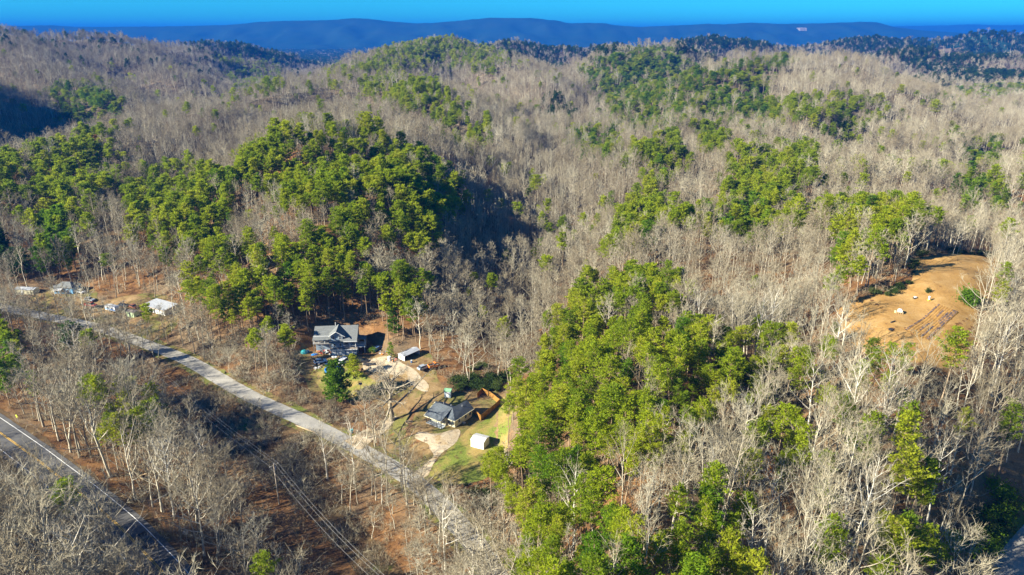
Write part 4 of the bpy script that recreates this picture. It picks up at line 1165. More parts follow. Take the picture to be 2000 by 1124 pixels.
M['dark'] = surf('dark_matte', (0.05, 0.05, 0.055), 0.9, 0.2); M['deck'] = surf('weathered_deck', (0.20, 0.18, 0.16), 0.9); M['deck_blue'] = surf('blue_grey_deck', (0.34, 0.38, 0.42), 0.8)  # the first is a plain near-black colour for doors and scrap
M['fence_wood'] = surf('golden_fence_wood', (0.27, 0.135, 0.03), 0.8, 0.25, 2.5); M['wood'] = surf('raw_wood', (0.38, 0.27, 0.15), 0.9, 0.25); M['pole_wood'] = surf('grey_pole_wood', (0.34, 0.29, 0.22), 0.9)
M['mulch'] = surf('red_mulch', (0.28, 0.085, 0.04), 0.95, 0.3, 4); M['concrete'] = surf('concrete', (0.42, 0.41, 0.39), 0.85, 0.15)
M['black'] = surf('black_rubber', (0.025, 0.025, 0.027), 0.8, 0.1); M['black_metal'] = surf('black_metal', (0.03, 0.03, 0.032), 0.5, 0.1)
M['green_paint'] = surf('pale_green_paint', (0.36, 0.46, 0.27), 0.8, 0.15); M['rust'] = surf('rusty_metal', (0.24, 0.09, 0.05), 0.9, 0.4); M['wire'] = surf('bare_wire', (0.20, 0.20, 0.20), 0.4, 0.05)
M['steel'] = surf('galvanised_steel', (0.42, 0.43, 0.44), 0.4, 0.15, metal=0.4)
def carpaint(name, col): return surf(name, col, 0.3, 0.06, 1.0, 0.6)
for nm, c in (('car_white', (0.58, 0.59, 0.60)), ('car_black', (0.02, 0.022, 0.027)), ('car_red', (0.28, 0.035, 0.025)), ('car_blue', (0.06, 0.12, 0.25)), ('car_grey', (0.26, 0.29, 0.33)), ('bright_blue', (0.02, 0.20, 0.62)),
              ('teal', (0.03, 0.30, 0.34)), ('orange', (0.65, 0.20, 0.03)), ('sign_green', (0.55, 0.68, 0.04)), ('sign_red', (0.5, 0.05, 0.03)), ('tan', (0.42, 0.32, 0.20)), ('green_tarp', (0.18, 0.36, 0.20)), ('yellow', (0.72, 0.55, 0.05))):
    M[nm] = carpaint(nm, c)

class MB:
    """mesh builder in a thing's own frame"""
    def __init__(self): self.v = []; self.f = []
    def face(self, pts):
        n = len(self.v); self.v += [tuple(p) for p in pts]; self.f.append(tuple(range(n, n + len(pts))))
    def hexa(self, p):           # 8 corners: bottom ring then top ring, both counter-clockwise from above
        n = len(self.v); self.v += [tuple(q) for q in p]
        self.f += [tuple(n + i for i in q) for q in ((3, 2, 1, 0), (4, 5, 6, 7), (0, 1, 5, 4), (1, 2, 6, 5), (2, 3, 7, 6), (3, 0, 4, 7))]
    def box(self, x0, x1, y0, y1, z0, z1):
        self.hexa([(x0, y0, z0), (x1, y0, z0), (x1, y1, z0), (x0, y1, z0), (x0, y0, z1), (x1, y0, z1), (x1, y1, z1), (x0, y1, z1)]); return self
    def slab(self, a, b, c, d, t):
        """thick plate under the quad a b c d"""
        q = [Vector(p) for p in (a, b, c, d)]; nr = (q[1] - q[0]).cross(q[3] - q[0]).normalized()
        if nr.z < 0: q = q[::-1]; nr = -nr
        self.hexa([p - nr * t for p in q] + q); return self
    def prism(self, prof, axis, a0, a1):
        """profile of 2D points pushed along x or y"""
        n = len(self.v); m = len(prof)
        for a in (a0, a1):
            self.v += [((a, p[0], p[1]) if axis == 'x' else (p[0], a, p[1])) for p in prof]
        self.f.append(tuple(range(n, n + m))); self.f.append(tuple(range(n + 2 * m - 1, n + m - 1, -1)))
        for i in range(m): self.f.append((n + i, n + (i + 1) % m, n + m + (i + 1) % m, n + m + i))
        return self
    def bar(self, a, b, r, sides=6):
        a, b = Vector(a), Vector(b); d = (b - a).normalized()
        u = d.orthogonal().normalized(); w = d.cross(u); n = len(self.v)
        for p in (a, b):
            for k in range(sides):
                t = 2 * math.pi * k / sides; self.v.append(tuple(p + (u * math.cos(t) + w * math.sin(t)) * r))
        for k in range(sides): self.f.append((n + k, n + (k + 1) % sides, n + sides + (k + 1) % sides, n + sides + k))
        self.f.append(tuple(range(n + sides - 1, n - 1, -1))); self.f.append(tuple(range(n + sides, n + 2 * sides)))
        return self
    def build(self, name, mat, parent=None, bevel=0.0):
        me = bpy.data.meshes.new(name); me.from_pydata(self.v, [], self.f)
        bm = bmesh.new(); bm.from_mesh(me); bmesh.ops.recalc_face_normals(bm, faces=bm.faces)
        if bevel: bmesh.ops.bevel(bm, geom=bm.edges[:], offset=bevel, segments=1, affect='EDGES')
        bm.to_mesh(me); bm.free()
        return link_mesh(name, me, parent, [mat])
def bx(name, mat, parent, *a, bevel=0.0): return MB().box(*a).build(name, mat, parent, bevel)

def window(parent, x, y, z, w, h, face='-y', frame='white'):
    """frame proud of the wall with a recessed pane as its sub-part; face = the way it looks"""
    t = 0.09; f = MB(); g = MB()
    def put(mb, u0, u1, v0, v1, d0, d1):
        if face == '-y': mb.box(x + u0, x + u1, y - d1, y - d0, z + v0, z + v1)
        elif face == '+x': mb.box(x + d0, x + d1, y + u0, y + u1, z + v0, z + v1)
        elif face == '-x': mb.box(x - d1, x - d0, y + u0, y + u1, z + v0, z + v1)
    put(f, -w / 2 - t, -w / 2, -t, h + t, -0.03, 0.07); put(f, w / 2, w / 2 + t, -t, h + t, -0.03, 0.07)
    put(f, -w / 2, w / 2, h, h + t, -0.03, 0.07); put(f, -w / 2, w / 2, -t, 0, -0.03, 0.07); put(f, -w / 2, w / 2, h / 2 - 0.03, h / 2 + 0.03, -0.02, 0.05)
    o = f.build('window', M[frame], parent)
    put(g, -w / 2, w / 2, 0, h / 2 - 0.03, -0.02, 0.025); put(g, -w / 2, w / 2, h / 2 + 0.03, h, -0.02, 0.025)
    g.build('pane', M['glass'], o)
    return o
def railing(name, mat, parent, a, b, h=0.95, gap=0.28):
    a, b = Vector(a), Vector(b); L = (b - a).length; m = MB(); n = max(2, int(L / gap))
    up = Vector((0, 0, h))
    m.bar(a + up, b + up, 0.05, 4); m.bar(a + Vector((0, 0, .12)), b + Vector((0, 0, .12)), 0.035, 4)
    for k in range(n + 1):
        p = a + (b - a) * k / n; m.bar(p, p + up, 0.06 if k in (0, n) else 0.022, 4)
    return m.build(name, mat, parent)

# ------------------------------------------------------------------ the two storey blue grey house
def blue_house():
    gx, gy, _ = at_z(656.6, 695, 1.5)
    e = empty('house', (gx, gy, 1.5), R(5))
    tag(e, 'two storey blue grey house with a front gable and white garage doors', 'house')
    S, W, G = M['siding_blue'], M['white'], M['shingle_grey']
    w = MB(); w.box(-1.55, 7.3, 0, 9.6, -0.4, 2.45)                                      # garage level
    w.box(-7.5, -1.55, 3.6, 10.6, -0.4, 6.65); w.box(-1.55, 7.2, 2.4, 10.6, 2.45, 5.25)
    w.box(-1.55, 2.65, 1.1, 2.4, 2.72, 7.3)                                               # the bay under the gable
    w.prism([(-1.55, 7.3), (2.65, 7.3), (0.55, 8.75)], 'y', 1.1, 1.3)
    w.prism([(2.45, 5.25), (10.6, 5.25), (10.6, 6.4), (7.2, 8.45)], 'x', 6.95, 7.2)      # gable end walls
    w.prism([(3.6, 6.65), (10.6, 6.65), (7.2, 8.3)], 'x', -7.5, -7.3)
    w.build('wall', S, e)
    r = MB(); rt = 0.16
    r.slab((-7.9, 2.75, 6.55), (1.2, 2.75, 6.55), (1.2, 7.2, 8.65), (-7.9, 7.2, 8.65), rt)     # front slope on the left
    r.slab((1.2, 0.15, 5.32), (7.65, 0.15, 5.32), (7.65, 7.2, 8.65), (1.2, 7.2, 8.65), rt)      # long front slope on the right
    r.slab((-7.9, 11.0, 6.6), (-7.9, 7.2, 8.652), (7.65, 7.2, 8.652), (7.65, 11.0, 6.6), rt)    # back slope
    r.slab((-2.4, 0.55, 7.05), (0.55, 0.55, 9.0), (0.55, 7.6, 9.0), (-2.4, 7.6, 7.05), rt)      # the gable's two slopes
    r.slab((0.55, 0.55, 9.003), (3.5, 0.55, 7.05), (3.5, 7.6, 7.05), (0.55, 7.6, 9.003), rt)
    r.build('roof', G, e)
    pr = MB(); pr.slab((-2.15, 0.25, 4.75), (2.95, 0.25, 4.75), (2.95, 1.15, 5.45), (-2.15, 1.15, 5.45), 0.12); pr.build('pent_roof', G, e)
    pr = MB(); pr.slab((-2.0, -0.55, 2.5), (7.6, -0.55, 2.5), (7.6, 0.75, 2.72), (-2.0, 0.75, 2.72), 0.12); pr.build('garage_roof', M['shingle_brown'], e)
    tr = MB()
    for a, b in (((-2.45, .5, 6.98), (0.55, .5, 8.95)), ((0.55, .5, 8.95), (3.55, .5, 6.98))): tr.bar(a, b, 0.13, 4)
    tr.box(-7.95, -1.6, 2.66, 2.76, 6.36, 6.6); tr.box(2.9, 7.7, 0.06, 0.16, 5.12, 5.38); tr.box(-2.05, 7.65, -0.65, -0.55, 2.3, 2.56); tr.box(7.64, 7.74, -.6, .8, 2.3, 2.5)
    tr.build('trim', W, e)
    for x0, x1 in ((-1.35, 0.05), (0.45, 3.2), (3.75, 6.1)):
        d = MB(); d.box(x0, x1, -0.06, 0.03, -0.35, 2.05)
        for k in range(1, 4): d.box(x0 + .03, x1 - .03, -0.085, -0.05, -0.35 + 0.6 * k - 0.02, -0.35 + 0.6 * k + 0.02)
        d.build('garage_door', W, e)
    for x in (-0.55, 1.75): window(e, x, 1.1, 5.95, 0.85, 1.15)
    for x in (-0.45, 1.65): window(e, x, 1.1, 3.05, 0.7, 1.05)
    for x in (3.7, 5.9): window(e, x, 2.4, 3.3, 1.0, 1.1)
    for x in (-6.4, -4.6): window(e, x, 3.6, 4.7, 1.0, 1.2)
    bx('door', W, e, -3.1, -2.2, 3.52, 3.62, 4.45, 6.4)
    dk = MB(); dk.box(-7.9, -1.7, 0.9, 3.6, 4.2, 4.4)
    for x in (-7.7, -4.8, -2.0): dk.box(x - .09, x + .09, 1.0, 1.18, -0.3, 4.2)
    dk.build('porch_deck', M['deck'], e)
    for x in (-7.75, -5.8, -3.8, -2.0): bx('porch_post', W, e, x - .09, x + .09, 1.0, 1.18, 4.4, 6.9 if x > 9 else 5.9)
    railing('railing', W, e, (-7.75, 1.05, 4.4), (-1.8, 1.05, 4.4))
    rf = MB(); rf.slab((-8.0, 0.7, 5.85), (-1.7, 0.7, 5.85), (-1.7, 2.9, 6.5), (-8.0, 2.9, 6.5), 0.1); rf.build('porch_roof', G, e)
    for x in (2.95, 5.0, 7.0): bx('porch_post', W, e, x - .1, x + .1, 0.72, 0.92, 2.46, 5.35)
    railing('railing', W, e, (2.9, 0.8, 2.47), (7.1, 0.8, 2.47))
    # side porch on the right, lower than the house
    sp = MB(); sp.box(7.22, 10.2, 1.6, 6.2, 2.2, 2.4)
    for x, y in ((9.95, 1.8), (9.95, 6.0), (7.6, 1.8)): sp.box(x - .1, x + .1, y - .1, y + .1, -0.4, 2.2)
    sp.build('side_deck', M['deck_blue'], e)
    railing('railing', W, e, (7.3, 1.68, 2.4), (10.1, 1.68, 2.4)); railing('railing', W, e, (10.1, 1.68, 2.4), (10.1, 6.1, 2.4))
    sp = MB(); sp.slab((7.22, 3.0, 5.1), (10.5, 3.0, 4.6), (10.5, 6.6, 4.6), (7.22, 6.6, 5.1), 0.12); sp.build('side_roof', G, e)
    for y in (3.2, 6.2): bx('porch_post', W, e, 9.9, 10.06, y - .08, y + .08, 2.4, 4.55)
    ch = MB(); ch.bar((-0.6, 7.8, 8.2), (-0.6, 7.8, 9.6), 0.12, 8); ch.build('vent_pipe', W, e)
    return e
HOUSE = blue_house()

# ------------------------------------------------------------------ the bungalow
def bungalow():
    ax, ay, _ = at_z(831.0, 812.5, 4.0)
    e = empty('house', (ax, ay, 1.8), R(-35.5))
    tag(e, 'single storey cream bungalow with a dark slate roof and front porch', 'house')
    S, W, G = M['siding_cream'], M['white'], M['shingle_slate']
    w = MB(); w.box(0.3, 6.0, 1.9, 8.3, -0.3, 2.65); w.box(6.0, 9.0, 2.6, 10.6, -0.3, 2.65); w.box(4.6, 6.0, 8.3, 10.6, -0.3, 2.65)
    w.prism([(1.9, 2.65), (8.3, 2.65), (5.1, 4.35)], 'x', 0.3, 0.5); w.prism([(4.6, 2.65), (9.0, 2.65), (6.8, 4.2)], 'y', 10.4, 10.6)
    w.build('wall', S, e)
    bx('foundation', M['concrete'], e, 0.25, 9.06, 1.88, 8.2, -0.7, -0.28)
    r = MB(); t = 0.14
    r.slab((-0.2, -0.45, 2.5), (6.3, -0.45, 2.5), (6.3, 4.9, 4.72), (-0.2, 4.9, 4.72), t)          # front slope over the porch
    r.slab((6.3, 2.1, 2.55), (9.45, 2.1, 2.55), (6.3, 4.9, 4.715), (6.3, 4.9, 4.715), t)
    r.slab((-0.2, 8.75, 2.62), (-0.2, 4.9, 4.723), (6.3, 4.9, 4.723), (6.3, 8.75, 2.62), t)       # back slope
    r.slab((9.45, 2.1, 2.553), (9.45, 11.1, 2.553), (6.8, 11.1, 4.6), (6.3, 4.9, 4.725), t)        # right hip
    r.slab((4.15, 11.1, 2.6), (4.15, 7.0, 2.6), (6.3, 4.95, 4.727), (6.8, 11.1, 4.603), t)
    r.build('roof', G, e)
    tr = MB(); tr.box(-0.25, 6.35, -0.53, -0.43, 2.3, 2.52); tr.box(6.38, 9.5, 2.0, 2.1, 2.32, 2.56); tr.box(9.44, 9.54, 2.0, 11.15, 2.32, 2.56); tr.box(6.28, 6.38, -0.5, 2.05, 2.32, 2.53)
    tr.bar((-0.25, -0.45, 2.45), (-0.25, 4.9, 4.66), 0.09, 4); tr.bar((-0.25, 4.9, 4.66), (-0.25, 8.75, 2.56), 0.09, 4)
    tr.build('trim', M['siding_cream'], e)
    for x, y, z_ in ((2.0, 6.0, 4.0), (4.5, 6.4, 3.8), (7.4, 8.0, 3.9)): MB().bar((x, y, z_), (x, y, z_ + .7), .09, 8).build('vent_pipe', M['steel'], e)
    dk = MB(); dk.box(0.2, 6.2, -0.2, 1.9, -0.15, 0.05); dk.build('porch_deck', M['deck_blue'], e)
    for x in (0.3, 2.2, 4.2, 6.1): bx('porch_post', M['black_metal'], e, x - .07, x + .07, -0.12, 0.02, 0.05, 2.4)
    railing('railing', M['black_metal'], e, (0.3, -0.08, 0.05), (4.6, -0.08, 0.05)); railing('railing', M['black_metal'], e, (0.25, -0.05, 0.05), (0.25, 1.85, 0.05))
    st = MB()
    for k in range(4): st.box(4.75, 6.15, -0.25 - 0.32 * (k + 1), -0.22 - 0.32 * k, -0.55, -0.1 - 0.13 * k)
    st.build('steps', M['deck_blue'], e)
    railing('railing', M['black_metal'], e, (6.15, -1.5, -0.4), (6.15, -0.2, 0.05))
    bx('door', M['white'], e, 3.2, 4.15, 1.8, 1.92, 0.05, 2.1)
    for x in (1.4, 5.1): window(e, x, 1.9, 0.75, 1.1, 1.25, frame='black_metal')
    window(e, 6.9, 2.6, 0.9, 0.9, 1.2, frame='black_metal'); window(e, 8.2, 2.6, 0.9, 0.7, 1.0, frame='black_metal')
    for y in (4.6, 7.6, 9.6): window(e, 9.0, y, 0.9, 0.9, 1.1, '+x')
    ac = bx('air_conditioner', M['steel'], e, 9.15, 9.95, 5.7, 6.5, -0.35, 0.45, bevel=0.04)
    m = MB(); m.box(6.3, 9.3, 1.5, 2.55, -0.35, -0.12); m.box(0.0, 4.6, -1.2, -0.3, -0.4, -0.15); m.box(9.1, 9.8, 1.5, 4.4, -0.36, -0.13); m.build('mulch_bed', M['mulch'], e)
    ed = MB(); ed.box(6.25, 9.35, 1.4, 1.5, -0.4, -0.05); ed.box(0.0, 4.65, -1.3, -1.2, -0.45, -0.08); ed.box(9.8, 9.9, 1.4, 4.4, -0.4, -0.05); ed.build('timber_edging', M['fence_wood'], e)
    return e
BUNG = bungalow()

def fence():
    corners = [(925.5, 809), (939.0, 822), (962, 803), (976, 790), (957, 775), (942, 768), (932, 778)]
    P = [np.array(ground_at(*c)[:2]) for c in corners]
    o = P[0]; e = empty('fence', (o[0], o[1], hz(*o))); z0 = hz(*o)
    tag(e, 'golden timber privacy fence enclosing the yard behind the bungalow', 'fence')
    r = random.Random(3)
    for a, b in zip(P[:-1], P[1:]):
        n = max(1, int(round(np.linalg.norm(b - a) / 2.4)))
        for k in range(n):
            p, q = a + (b - a) * k / n, a + (b - a) * (k + 1) / n
            pts = MB(); m = 16; d = (q - p) / np.linalg.norm(q - p); nr = np.array([-d[1], d[0]])
            for j in range(m):
                u, v = p + (q - p) * (j + 0.05) / m, p + (q - p) * (j + 0.95) / m
                off = 0.012 * (j % 2); hh = 1.8 + r.uniform(-.015, .015); g = hz(*((u + v) / 2)) - z0
                c = [u + nr * off, v + nr * off, v + nr * (off + 0.022), u + nr * (off + 0.022)]
                pts.hexa([(w[0] - o[0], w[1] - o[1], g - 0.1) for w in c] + [(w[0] - o[0], w[1] - o[1], g + hh) for w in c])
            for h_ in (0.4, 1.5):
                g = hz(*p) - z0
                pts.bar((p[0] - o[0] - nr[0] * .04, p[1] - o[1] - nr[1] * .04, g + h_), (q[0] - o[0] - nr[0] * .04, q[1] - o[1] - nr[1] * .04, hz(*q) - z0 + h_), 0.04, 4)
            pts.build('board_panel', M['fence_wood'], e)
            g = hz(*p) - z0; x_, y_ = p[0] - o[0] - nr[0] * .09, p[1] - o[1] - nr[1] * .09
            bx('post', M['fence_wood'], e, x_ - .05, x_ + .05, y_ - .05, y_ + .05, g - 0.3, g + 1.75)
fence()

# ------------------------------------------------------------------ smaller buildings
def gable_shed(name, label, px, py, z, w, d, h, rise, rz, wall, roof, over=0.25, doors=(), cat='shed', open_front=False, anchor='corner'):
    """box with a low pitched roof; origin at the front left corner, ridge along x"""
    X, Y, _ = at_z(px, py, z)
    e = empty(name, (X, Y, z), R(rz)); tag(e, label, cat)
    m = MB()
    if open_front:
        m.box(0, w, d - .1, d, -0.3, h); m.box(0, .1, 0, d - .1, -0.3, h); m.box(w - .1, w, 0, d - .1, -0.3, h)
    else: m.box(0, w, 0, d, -0.3, h)
    m.prism([(0, h), (d, h), (d / 2, h + rise)], 'x', 0, 0.08); m.prism([(0, h), (d, h), (d / 2, h + rise)], 'x', w - .08, w)
    m.build('wall', M[wall], e)
    s = rise / (d / 2); r_ = MB()
    r_.slab((-over, -over, h - s * over + .06), (w + over, -over, h - s * over + .06), (w + over, d / 2, h + rise + .06), (-over, d / 2, h + rise + .06), 0.08)
    r_.slab((-over, d + over, h - s * over + .06), (-over, d / 2, h + rise + .063), (w + over, d / 2, h + rise + .063), (w + over, d + over, h - s * over + .06), 0.08)
    r_.build('roof', M[roof], e)
    for (x0, x1, zz, mt, nm) in doors: bx(nm, M[mt], e, x0, x1, -0.05, 0.02, -0.15, zz)
    return e
WHITE_SHED = gable_shed('shed', 'small white metal shed on the green grass near the bungalow', 919.5, 873, 1.2, 4.0, 3.6, 2.3, 0.45, -24, 'white', 'roof_white', 0.12, [(1.3, 2.7, 1.95, 'white', 'door')])

def garage():
    X, Y, _ = at_z(282.5, 606.5, 2.2)
    e = empty('garage', (X, Y, 2.2), R(-29)); tag(e, 'long low white garage with a pale metal roof by the worn yard', 'garage')
    L, D = 13.0, 6.0
    m = MB(); m.box(0, L, 0, D, -0.4, 2.5); m.prism([(0, 2.5), (D, 2.5), (D, 3.0)], 'x', 0, .1); m.prism([(0, 2.5), (D, 2.5), (D, 3.0)], 'x', L - .1, L); m.build('wall', M['white'], e)
    r_ = MB(); r_.slab((-.4, -.7, 2.55), (L + .4, -.7, 2.55), (L + .4, D + .3, 3.2), (-.4, D + .3, 3.2), 0.1)
    r_.build('roof', M['roof_metal'], e)
    for k in range(9):
        x = 0.2 + k * (L - .4) / 8; MB().bar((x, -.68, 2.58), (x, D + .28, 3.22), 0.035, 4).build('roof_seam', M['roof_white'], e)
    bx('fascia', M['tan'], e, -.42, L + .42, -.78, -.7, 2.36, 2.58)
    for x0, x1 in ((0.7, 4.0), (7.6, 11.8)): 
        d = MB().box(x0, x1, -.06, .02, -.2, 2.05)
        for k in (1, 2, 3): d.box(x0 + .03, x1 - .03, -.08, -.05, -.2 + .55 * k, -.16 + .55 * k)
        d.build('garage_door', M['white'], e)
    bx('door', M['dark'], e, 4.5, 5.2, -.05, .02, -.2, 1.95); bx('door', M['dark'], e, 6.3, 7.0, -.05, .02, -.2, 1.95)
garage()
gable_shed('shed', 'tiny white shed among bare trunks right of the long garage', 358.5, 613, 2.4, 1.8, 1.8, 2.0, 0.35, -30, 'white', 'roof_white', 0.12, [(0.5, 1.2, 1.7, 'white', 'door')])
gable_shed('shed', 'low pale green shed with a brown roof beside the worn yard', 247.5, 617, 2.0, 4.4, 2.6, 1.9, 0.35, -25, 'green_paint', 'shingle_brown', 0.12, [(1.6, 2.5, 1.7, 'dark', 'door')])
gable_shed('shed', 'pole shed with a pale metal roof and an open dark front by the gravel', 790.5, 706, 3.0, 7.0, 3.2, 1.9, 0.5, 50, 'white', 'roof_metal', 0.2, (), open_front=True)
gable_shed('shed', 'small grey shed with a green tarp roof behind the bungalow', 868, 775, 2.2, 2.0, 2.0, 2.0, 0.4, -10, 'siding_blue', 'green_tarp', 0.2, [(0.6, 1.4, 1.7, 'white', 'door')])

def cottage():
    X, Y, _ = at_z(106, 574, 3.0)
    e = empty('house', (X, Y, 3.0), R(-4)); tag(e, 'small bright blue house with a grey roof among bare trees at the left', 'house')
    L, D, h = 8.6, 6.2, 2.7
    m = MB(); m.box(0, L, 0, D, -.5, h); m.build('wall', M['siding_bright_blue'], e)
    r_ = MB(); k = 0.35
    a, b, c, d = (-k, -k, h), (L + k, -k, h), (L + k, D + k, h), (-k, D + k, h); p, q = (2.6, D / 2, h + 1.9), (L - 2.6, D / 2, h + 1.9)
    r_.slab(a, b, q, p, .12); r_.slab((c[0], c[1], c[2] + .003), (d[0], d[1], d[2] + .003), (p[0], p[1], p[2] + .003), (q[0], q[1], q[2] + .003), .12)
    r_.slab(b, c, (q[0], q[1], q[2] - .004), (q[0] - .01, q[1] - .01, q[2] - .004), .12); r_.slab(d, a, (p[0], p[1], p[2] - .004), (p[0] + .01, p[1] + .01, p[2] - .004), .12)
    r_.build('roof', M['shingle_grey'], e)
    for x in (1.4, 4.2): window(e, x, 0, .8, 1.0, 1.2)
    bx('door', M['white'], e, 2.4, 3.3, -.06, .02, -.1, 2.0); window(e, 6.6, 0, .8, 1.0, 1.2)
    bx('porch_deck', M['deck'], e, 1.4, 4.4, -1.9, -.05, -.5, -.1)
    for x in (1.5, 4.3): bx('porch_post', M['white'], e, x - .08, x + .08, -1.8, -1.64, -.1, 2.3)
    pr = MB(); pr.slab((1.2, -2.1, 2.25), (4.6, -2.1, 2.25), (4.6, -.35, 2.65), (1.2, -.35, 2.65), .1); pr.build('porch_roof', M['roof_white'], e)
    an = MB(); an.box(-2.6, -.02, 1.5, 5.0, -.4, 2.1); an.build('side_room', M['siding_cream'], e)
    an = MB(); an.slab((-2.9, 1.2, 2.15), (-.05, 1.2, 2.5), (-.05, 5.3, 2.5), (-2.9, 5.3, 2.15), .1); an.build('side_roof', M['shingle_grey'], e)
cottage()
gable_shed('house', 'pale roofed trailer home half hidden by branches at the left edge', 30, 575, 2.4, 9.0, 3.6, 2.3, 0.5, -8, 'siding_cream', 'roof_metal', 0.2, [(3, 4, 1.9, 'white', 'door')], 'house')
_x, _y, _z = ground_at(806, 97)
def hill_house():
    e = empty('house', (_x, _y, _z + 6), R(-20)); tag(e, 'tiny white house high on the far wooded hill', 'house')
    MB().box(-6, 6, -4, 4, -8, 5).build('wall', M['white'], e)
    MB().prism([(-4.5, 5), (4.5, 5), (0, 8)], 'x', -6.5, 6.5).build('roof', M['shingle_grey'], e)
hill_house()
# ------------------------------------------------------------------ vehicles
def car(px, py, z, rz, paint, label, kind='car', name='parked_car', L=4.5, W=1.8, cat='car', cabin=True):
    X, Y, Z = ground_at(px, py)
    if z is not None: X, Y, _ = at_z(px, py, z); Z = z
    e = empty(name, (X, Y, Z + 0.05), R(rz)); tag(e, label, cat)
    h = W / 2; l = L / 2
    if kind == 'car': prof = [(-l, .35), (-l, .8), (-l * .93, .95), (-l * .35, 1.0), (l * .55, .97), (l * .93, .82), (l, .7), (l, .35)]; cab = [(-l * .85, .96), (-l * .62, 1.45), (l * .1, 1.48), (l * .45, .98)]
    elif kind == 'van': prof = [(-l, .4), (-l, 1.1), (-l * .9, 1.2), (l * .6, 1.15), (l * .95, .95), (l, .8), (l, .4)]; cab = [(-l * .97, 1.15), (-l * .9, 2.0), (l * .3, 2.0), (l * .65, 1.15)]
    else: prof = [(-l, .5), (-l, 1.05), (-l * .1, 1.05), (-l * .08, 1.05), (l * .5, 1.08), (l * .94, .98), (l, .85), (l, .5)]; cab = [(-l * .12, 1.04), (-l * .05, 1.72), (l * .26, 1.74), (l * .5, 1.06)]
    MB().prism(prof, 'y', -h, h).build('body', M[paint], e, 0.05)
    c = [(p[0], p[1]) for p in cab]
    m = MB(); k = .14
    m.hexa([(c[0][0], -h * .95, c[0][1]), (c[3][0], -h * .95, c[3][1]), (c[3][0], h * .95, c[3][1]), (c[0][0], h * .95, c[0][1]),
            (c[1][0], -h * .8, c[1][1]), (c[2][0], -h * .8, c[2][1]), (c[2][0], h * .8, c[2][1]), (c[1][0], h * .8, c[1][1])])
    m.build('windows', M['glass'], e)
    MB().box(c[1][0] - .05, c[2][0] + .05, -h * .83, h * .83, c[1][1] + .005, c[1][1] + .07).build('roof', M[paint], e, 0.02)
    for sx in (-.62, .62):
        for sy in (-1, 1):
            MB().bar((l * sx, sy * (h - .2), .3), (l * sx, sy * (h + .01), .3), .33, 10).build('wheel', M['black'], e)
    if kind == 'pickup':
        b = MB(); b.box(-l * .95, -l * .16, -h * .86, h * .86, 1.055, 1.075); b.build('bed_floor', M['black'], e)
        for sy in (-1, 1): MB().box(-l * .99, -l * .12, sy * h * .93 - .05, sy * h * .93 + .05, 1.0, 1.32).build('bed_side', M[paint], e)
        MB().box(-l, -l * .96, -h * .9, h * .9, .95, 1.32).build('tailgate', M[paint], e)
    return e
car(673, 710, 1.5, 68, 'car_white', 'white van nose on beside the yard conifer below the blue house', 'van', 'parked_van', 4.9, 2.0, 'van')
car(626, 709, 1.6, 25, 'car_white', 'white car among clutter left of the white van', 'car')
car(707, 708, 1.5, 5, 'car_black', 'black car on the gravel right of the yard conifer', 'car')
car(738, 684, 1.7, 60, 'car_blue', 'dark blue car in the shade at the right of the blue house', 'car')
car(176, 588, 2.6, -20, 'car_grey', 'blue grey car parked below the bright blue cottage', 'car')
car(178, 599, 2.4, -15, 'car_red', 'dull red pickup parked below the blue grey car', 'pickup', 'parked_pickup', 5.0, 1.9, 'pickup')
car(157, 573, 3.0, -25, 'car_white', 'white pickup beside the bright blue cottage', 'pickup', 'parked_pickup', 5.0, 1.9, 'pickup')
car(262, 602, 2.2, -30, 'rust', 'rusty old car behind the pale green shed', 'car')
car(241, 600, 2.1, -10, 'car_black', 'dark old car between the camper and the rusty car', 'car')
car(828, 721, 2.6, 40, 'car_grey', 'grey car under branches at the end of the gravel', 'car')
car(848, 718, 2.8, 30, 'orange', 'low orange trailer beyond the gravel turning area', 'pickup', 'trailer', 4.2, 1.8, 'trailer')
def highway_car():
    X, Y, _ = at_z(287, 1058, -1.0)
    d, i = dist_line(np.array([X]), np.array([Y]), HWY); i = int(i[0])
    t = HWY[min(i + 2, len(HWY) - 1)] - HWY[i]; t /= np.linalg.norm(t); nr = np.array([-t[1], t[0]])
    p = HWY[i] + nr * 1.9
    e = car(0, 1000, 0, 0, 'car_black', 'black pickup with blue light coloured into its bumper driving on the highway', 'pickup', 'moving_pickup', 5.4, 2.0, 'pickup')
    e.location = (p[0], p[1], hz(*p) + .12); e.rotation_euler = (0, 0, math.atan2(t[1], t[0]))
    bx('bumper', M['car_grey'], e, 2.66, 2.82, -1.0, 1.0, .45, .75, bevel=.03)  # blue-grey tone stands in for blue light on the truck's edge
highway_car()
def camper():
    X, Y, _ = at_z(206, 608, 2.0)
    e = empty('camper_trailer', (X, Y, 2.05), R(-24)); tag(e, 'white camper trailer with a blue stripe beside the worn yard', 'camper')
    MB().prism([(0, .6), (6.0, .6), (6.0, 2.2), (5.6, 2.5), (.4, 2.5), (0, 2.2)], 'y', 0, 2.3).build('body', M['car_white'], e, .06)
    bx('stripe', M['bright_blue'], e, .1, 5.9, -.02, .0, 1.0, 1.35); bx('roof', M['roof_white'], e, .3, 5.7, .1, 2.2, 2.5, 2.58)
    window(e, 1.6, 0, 1.45, .9, .6); window(e, 4.2, 0, 1.45, .9, .6); bx('door', M['car_grey'], e, 2.6, 3.2, -.03, .02, .65, 2.2); bx('vent', M['car_grey'], e, 2.6, 3.2, .9, 1.5, 2.58, 2.75)
    for x in (2.4, 3.3): MB().bar((x, -.02, .35), (x, .22, .35), .34, 10).build('wheel', M['black'], e)
camper()

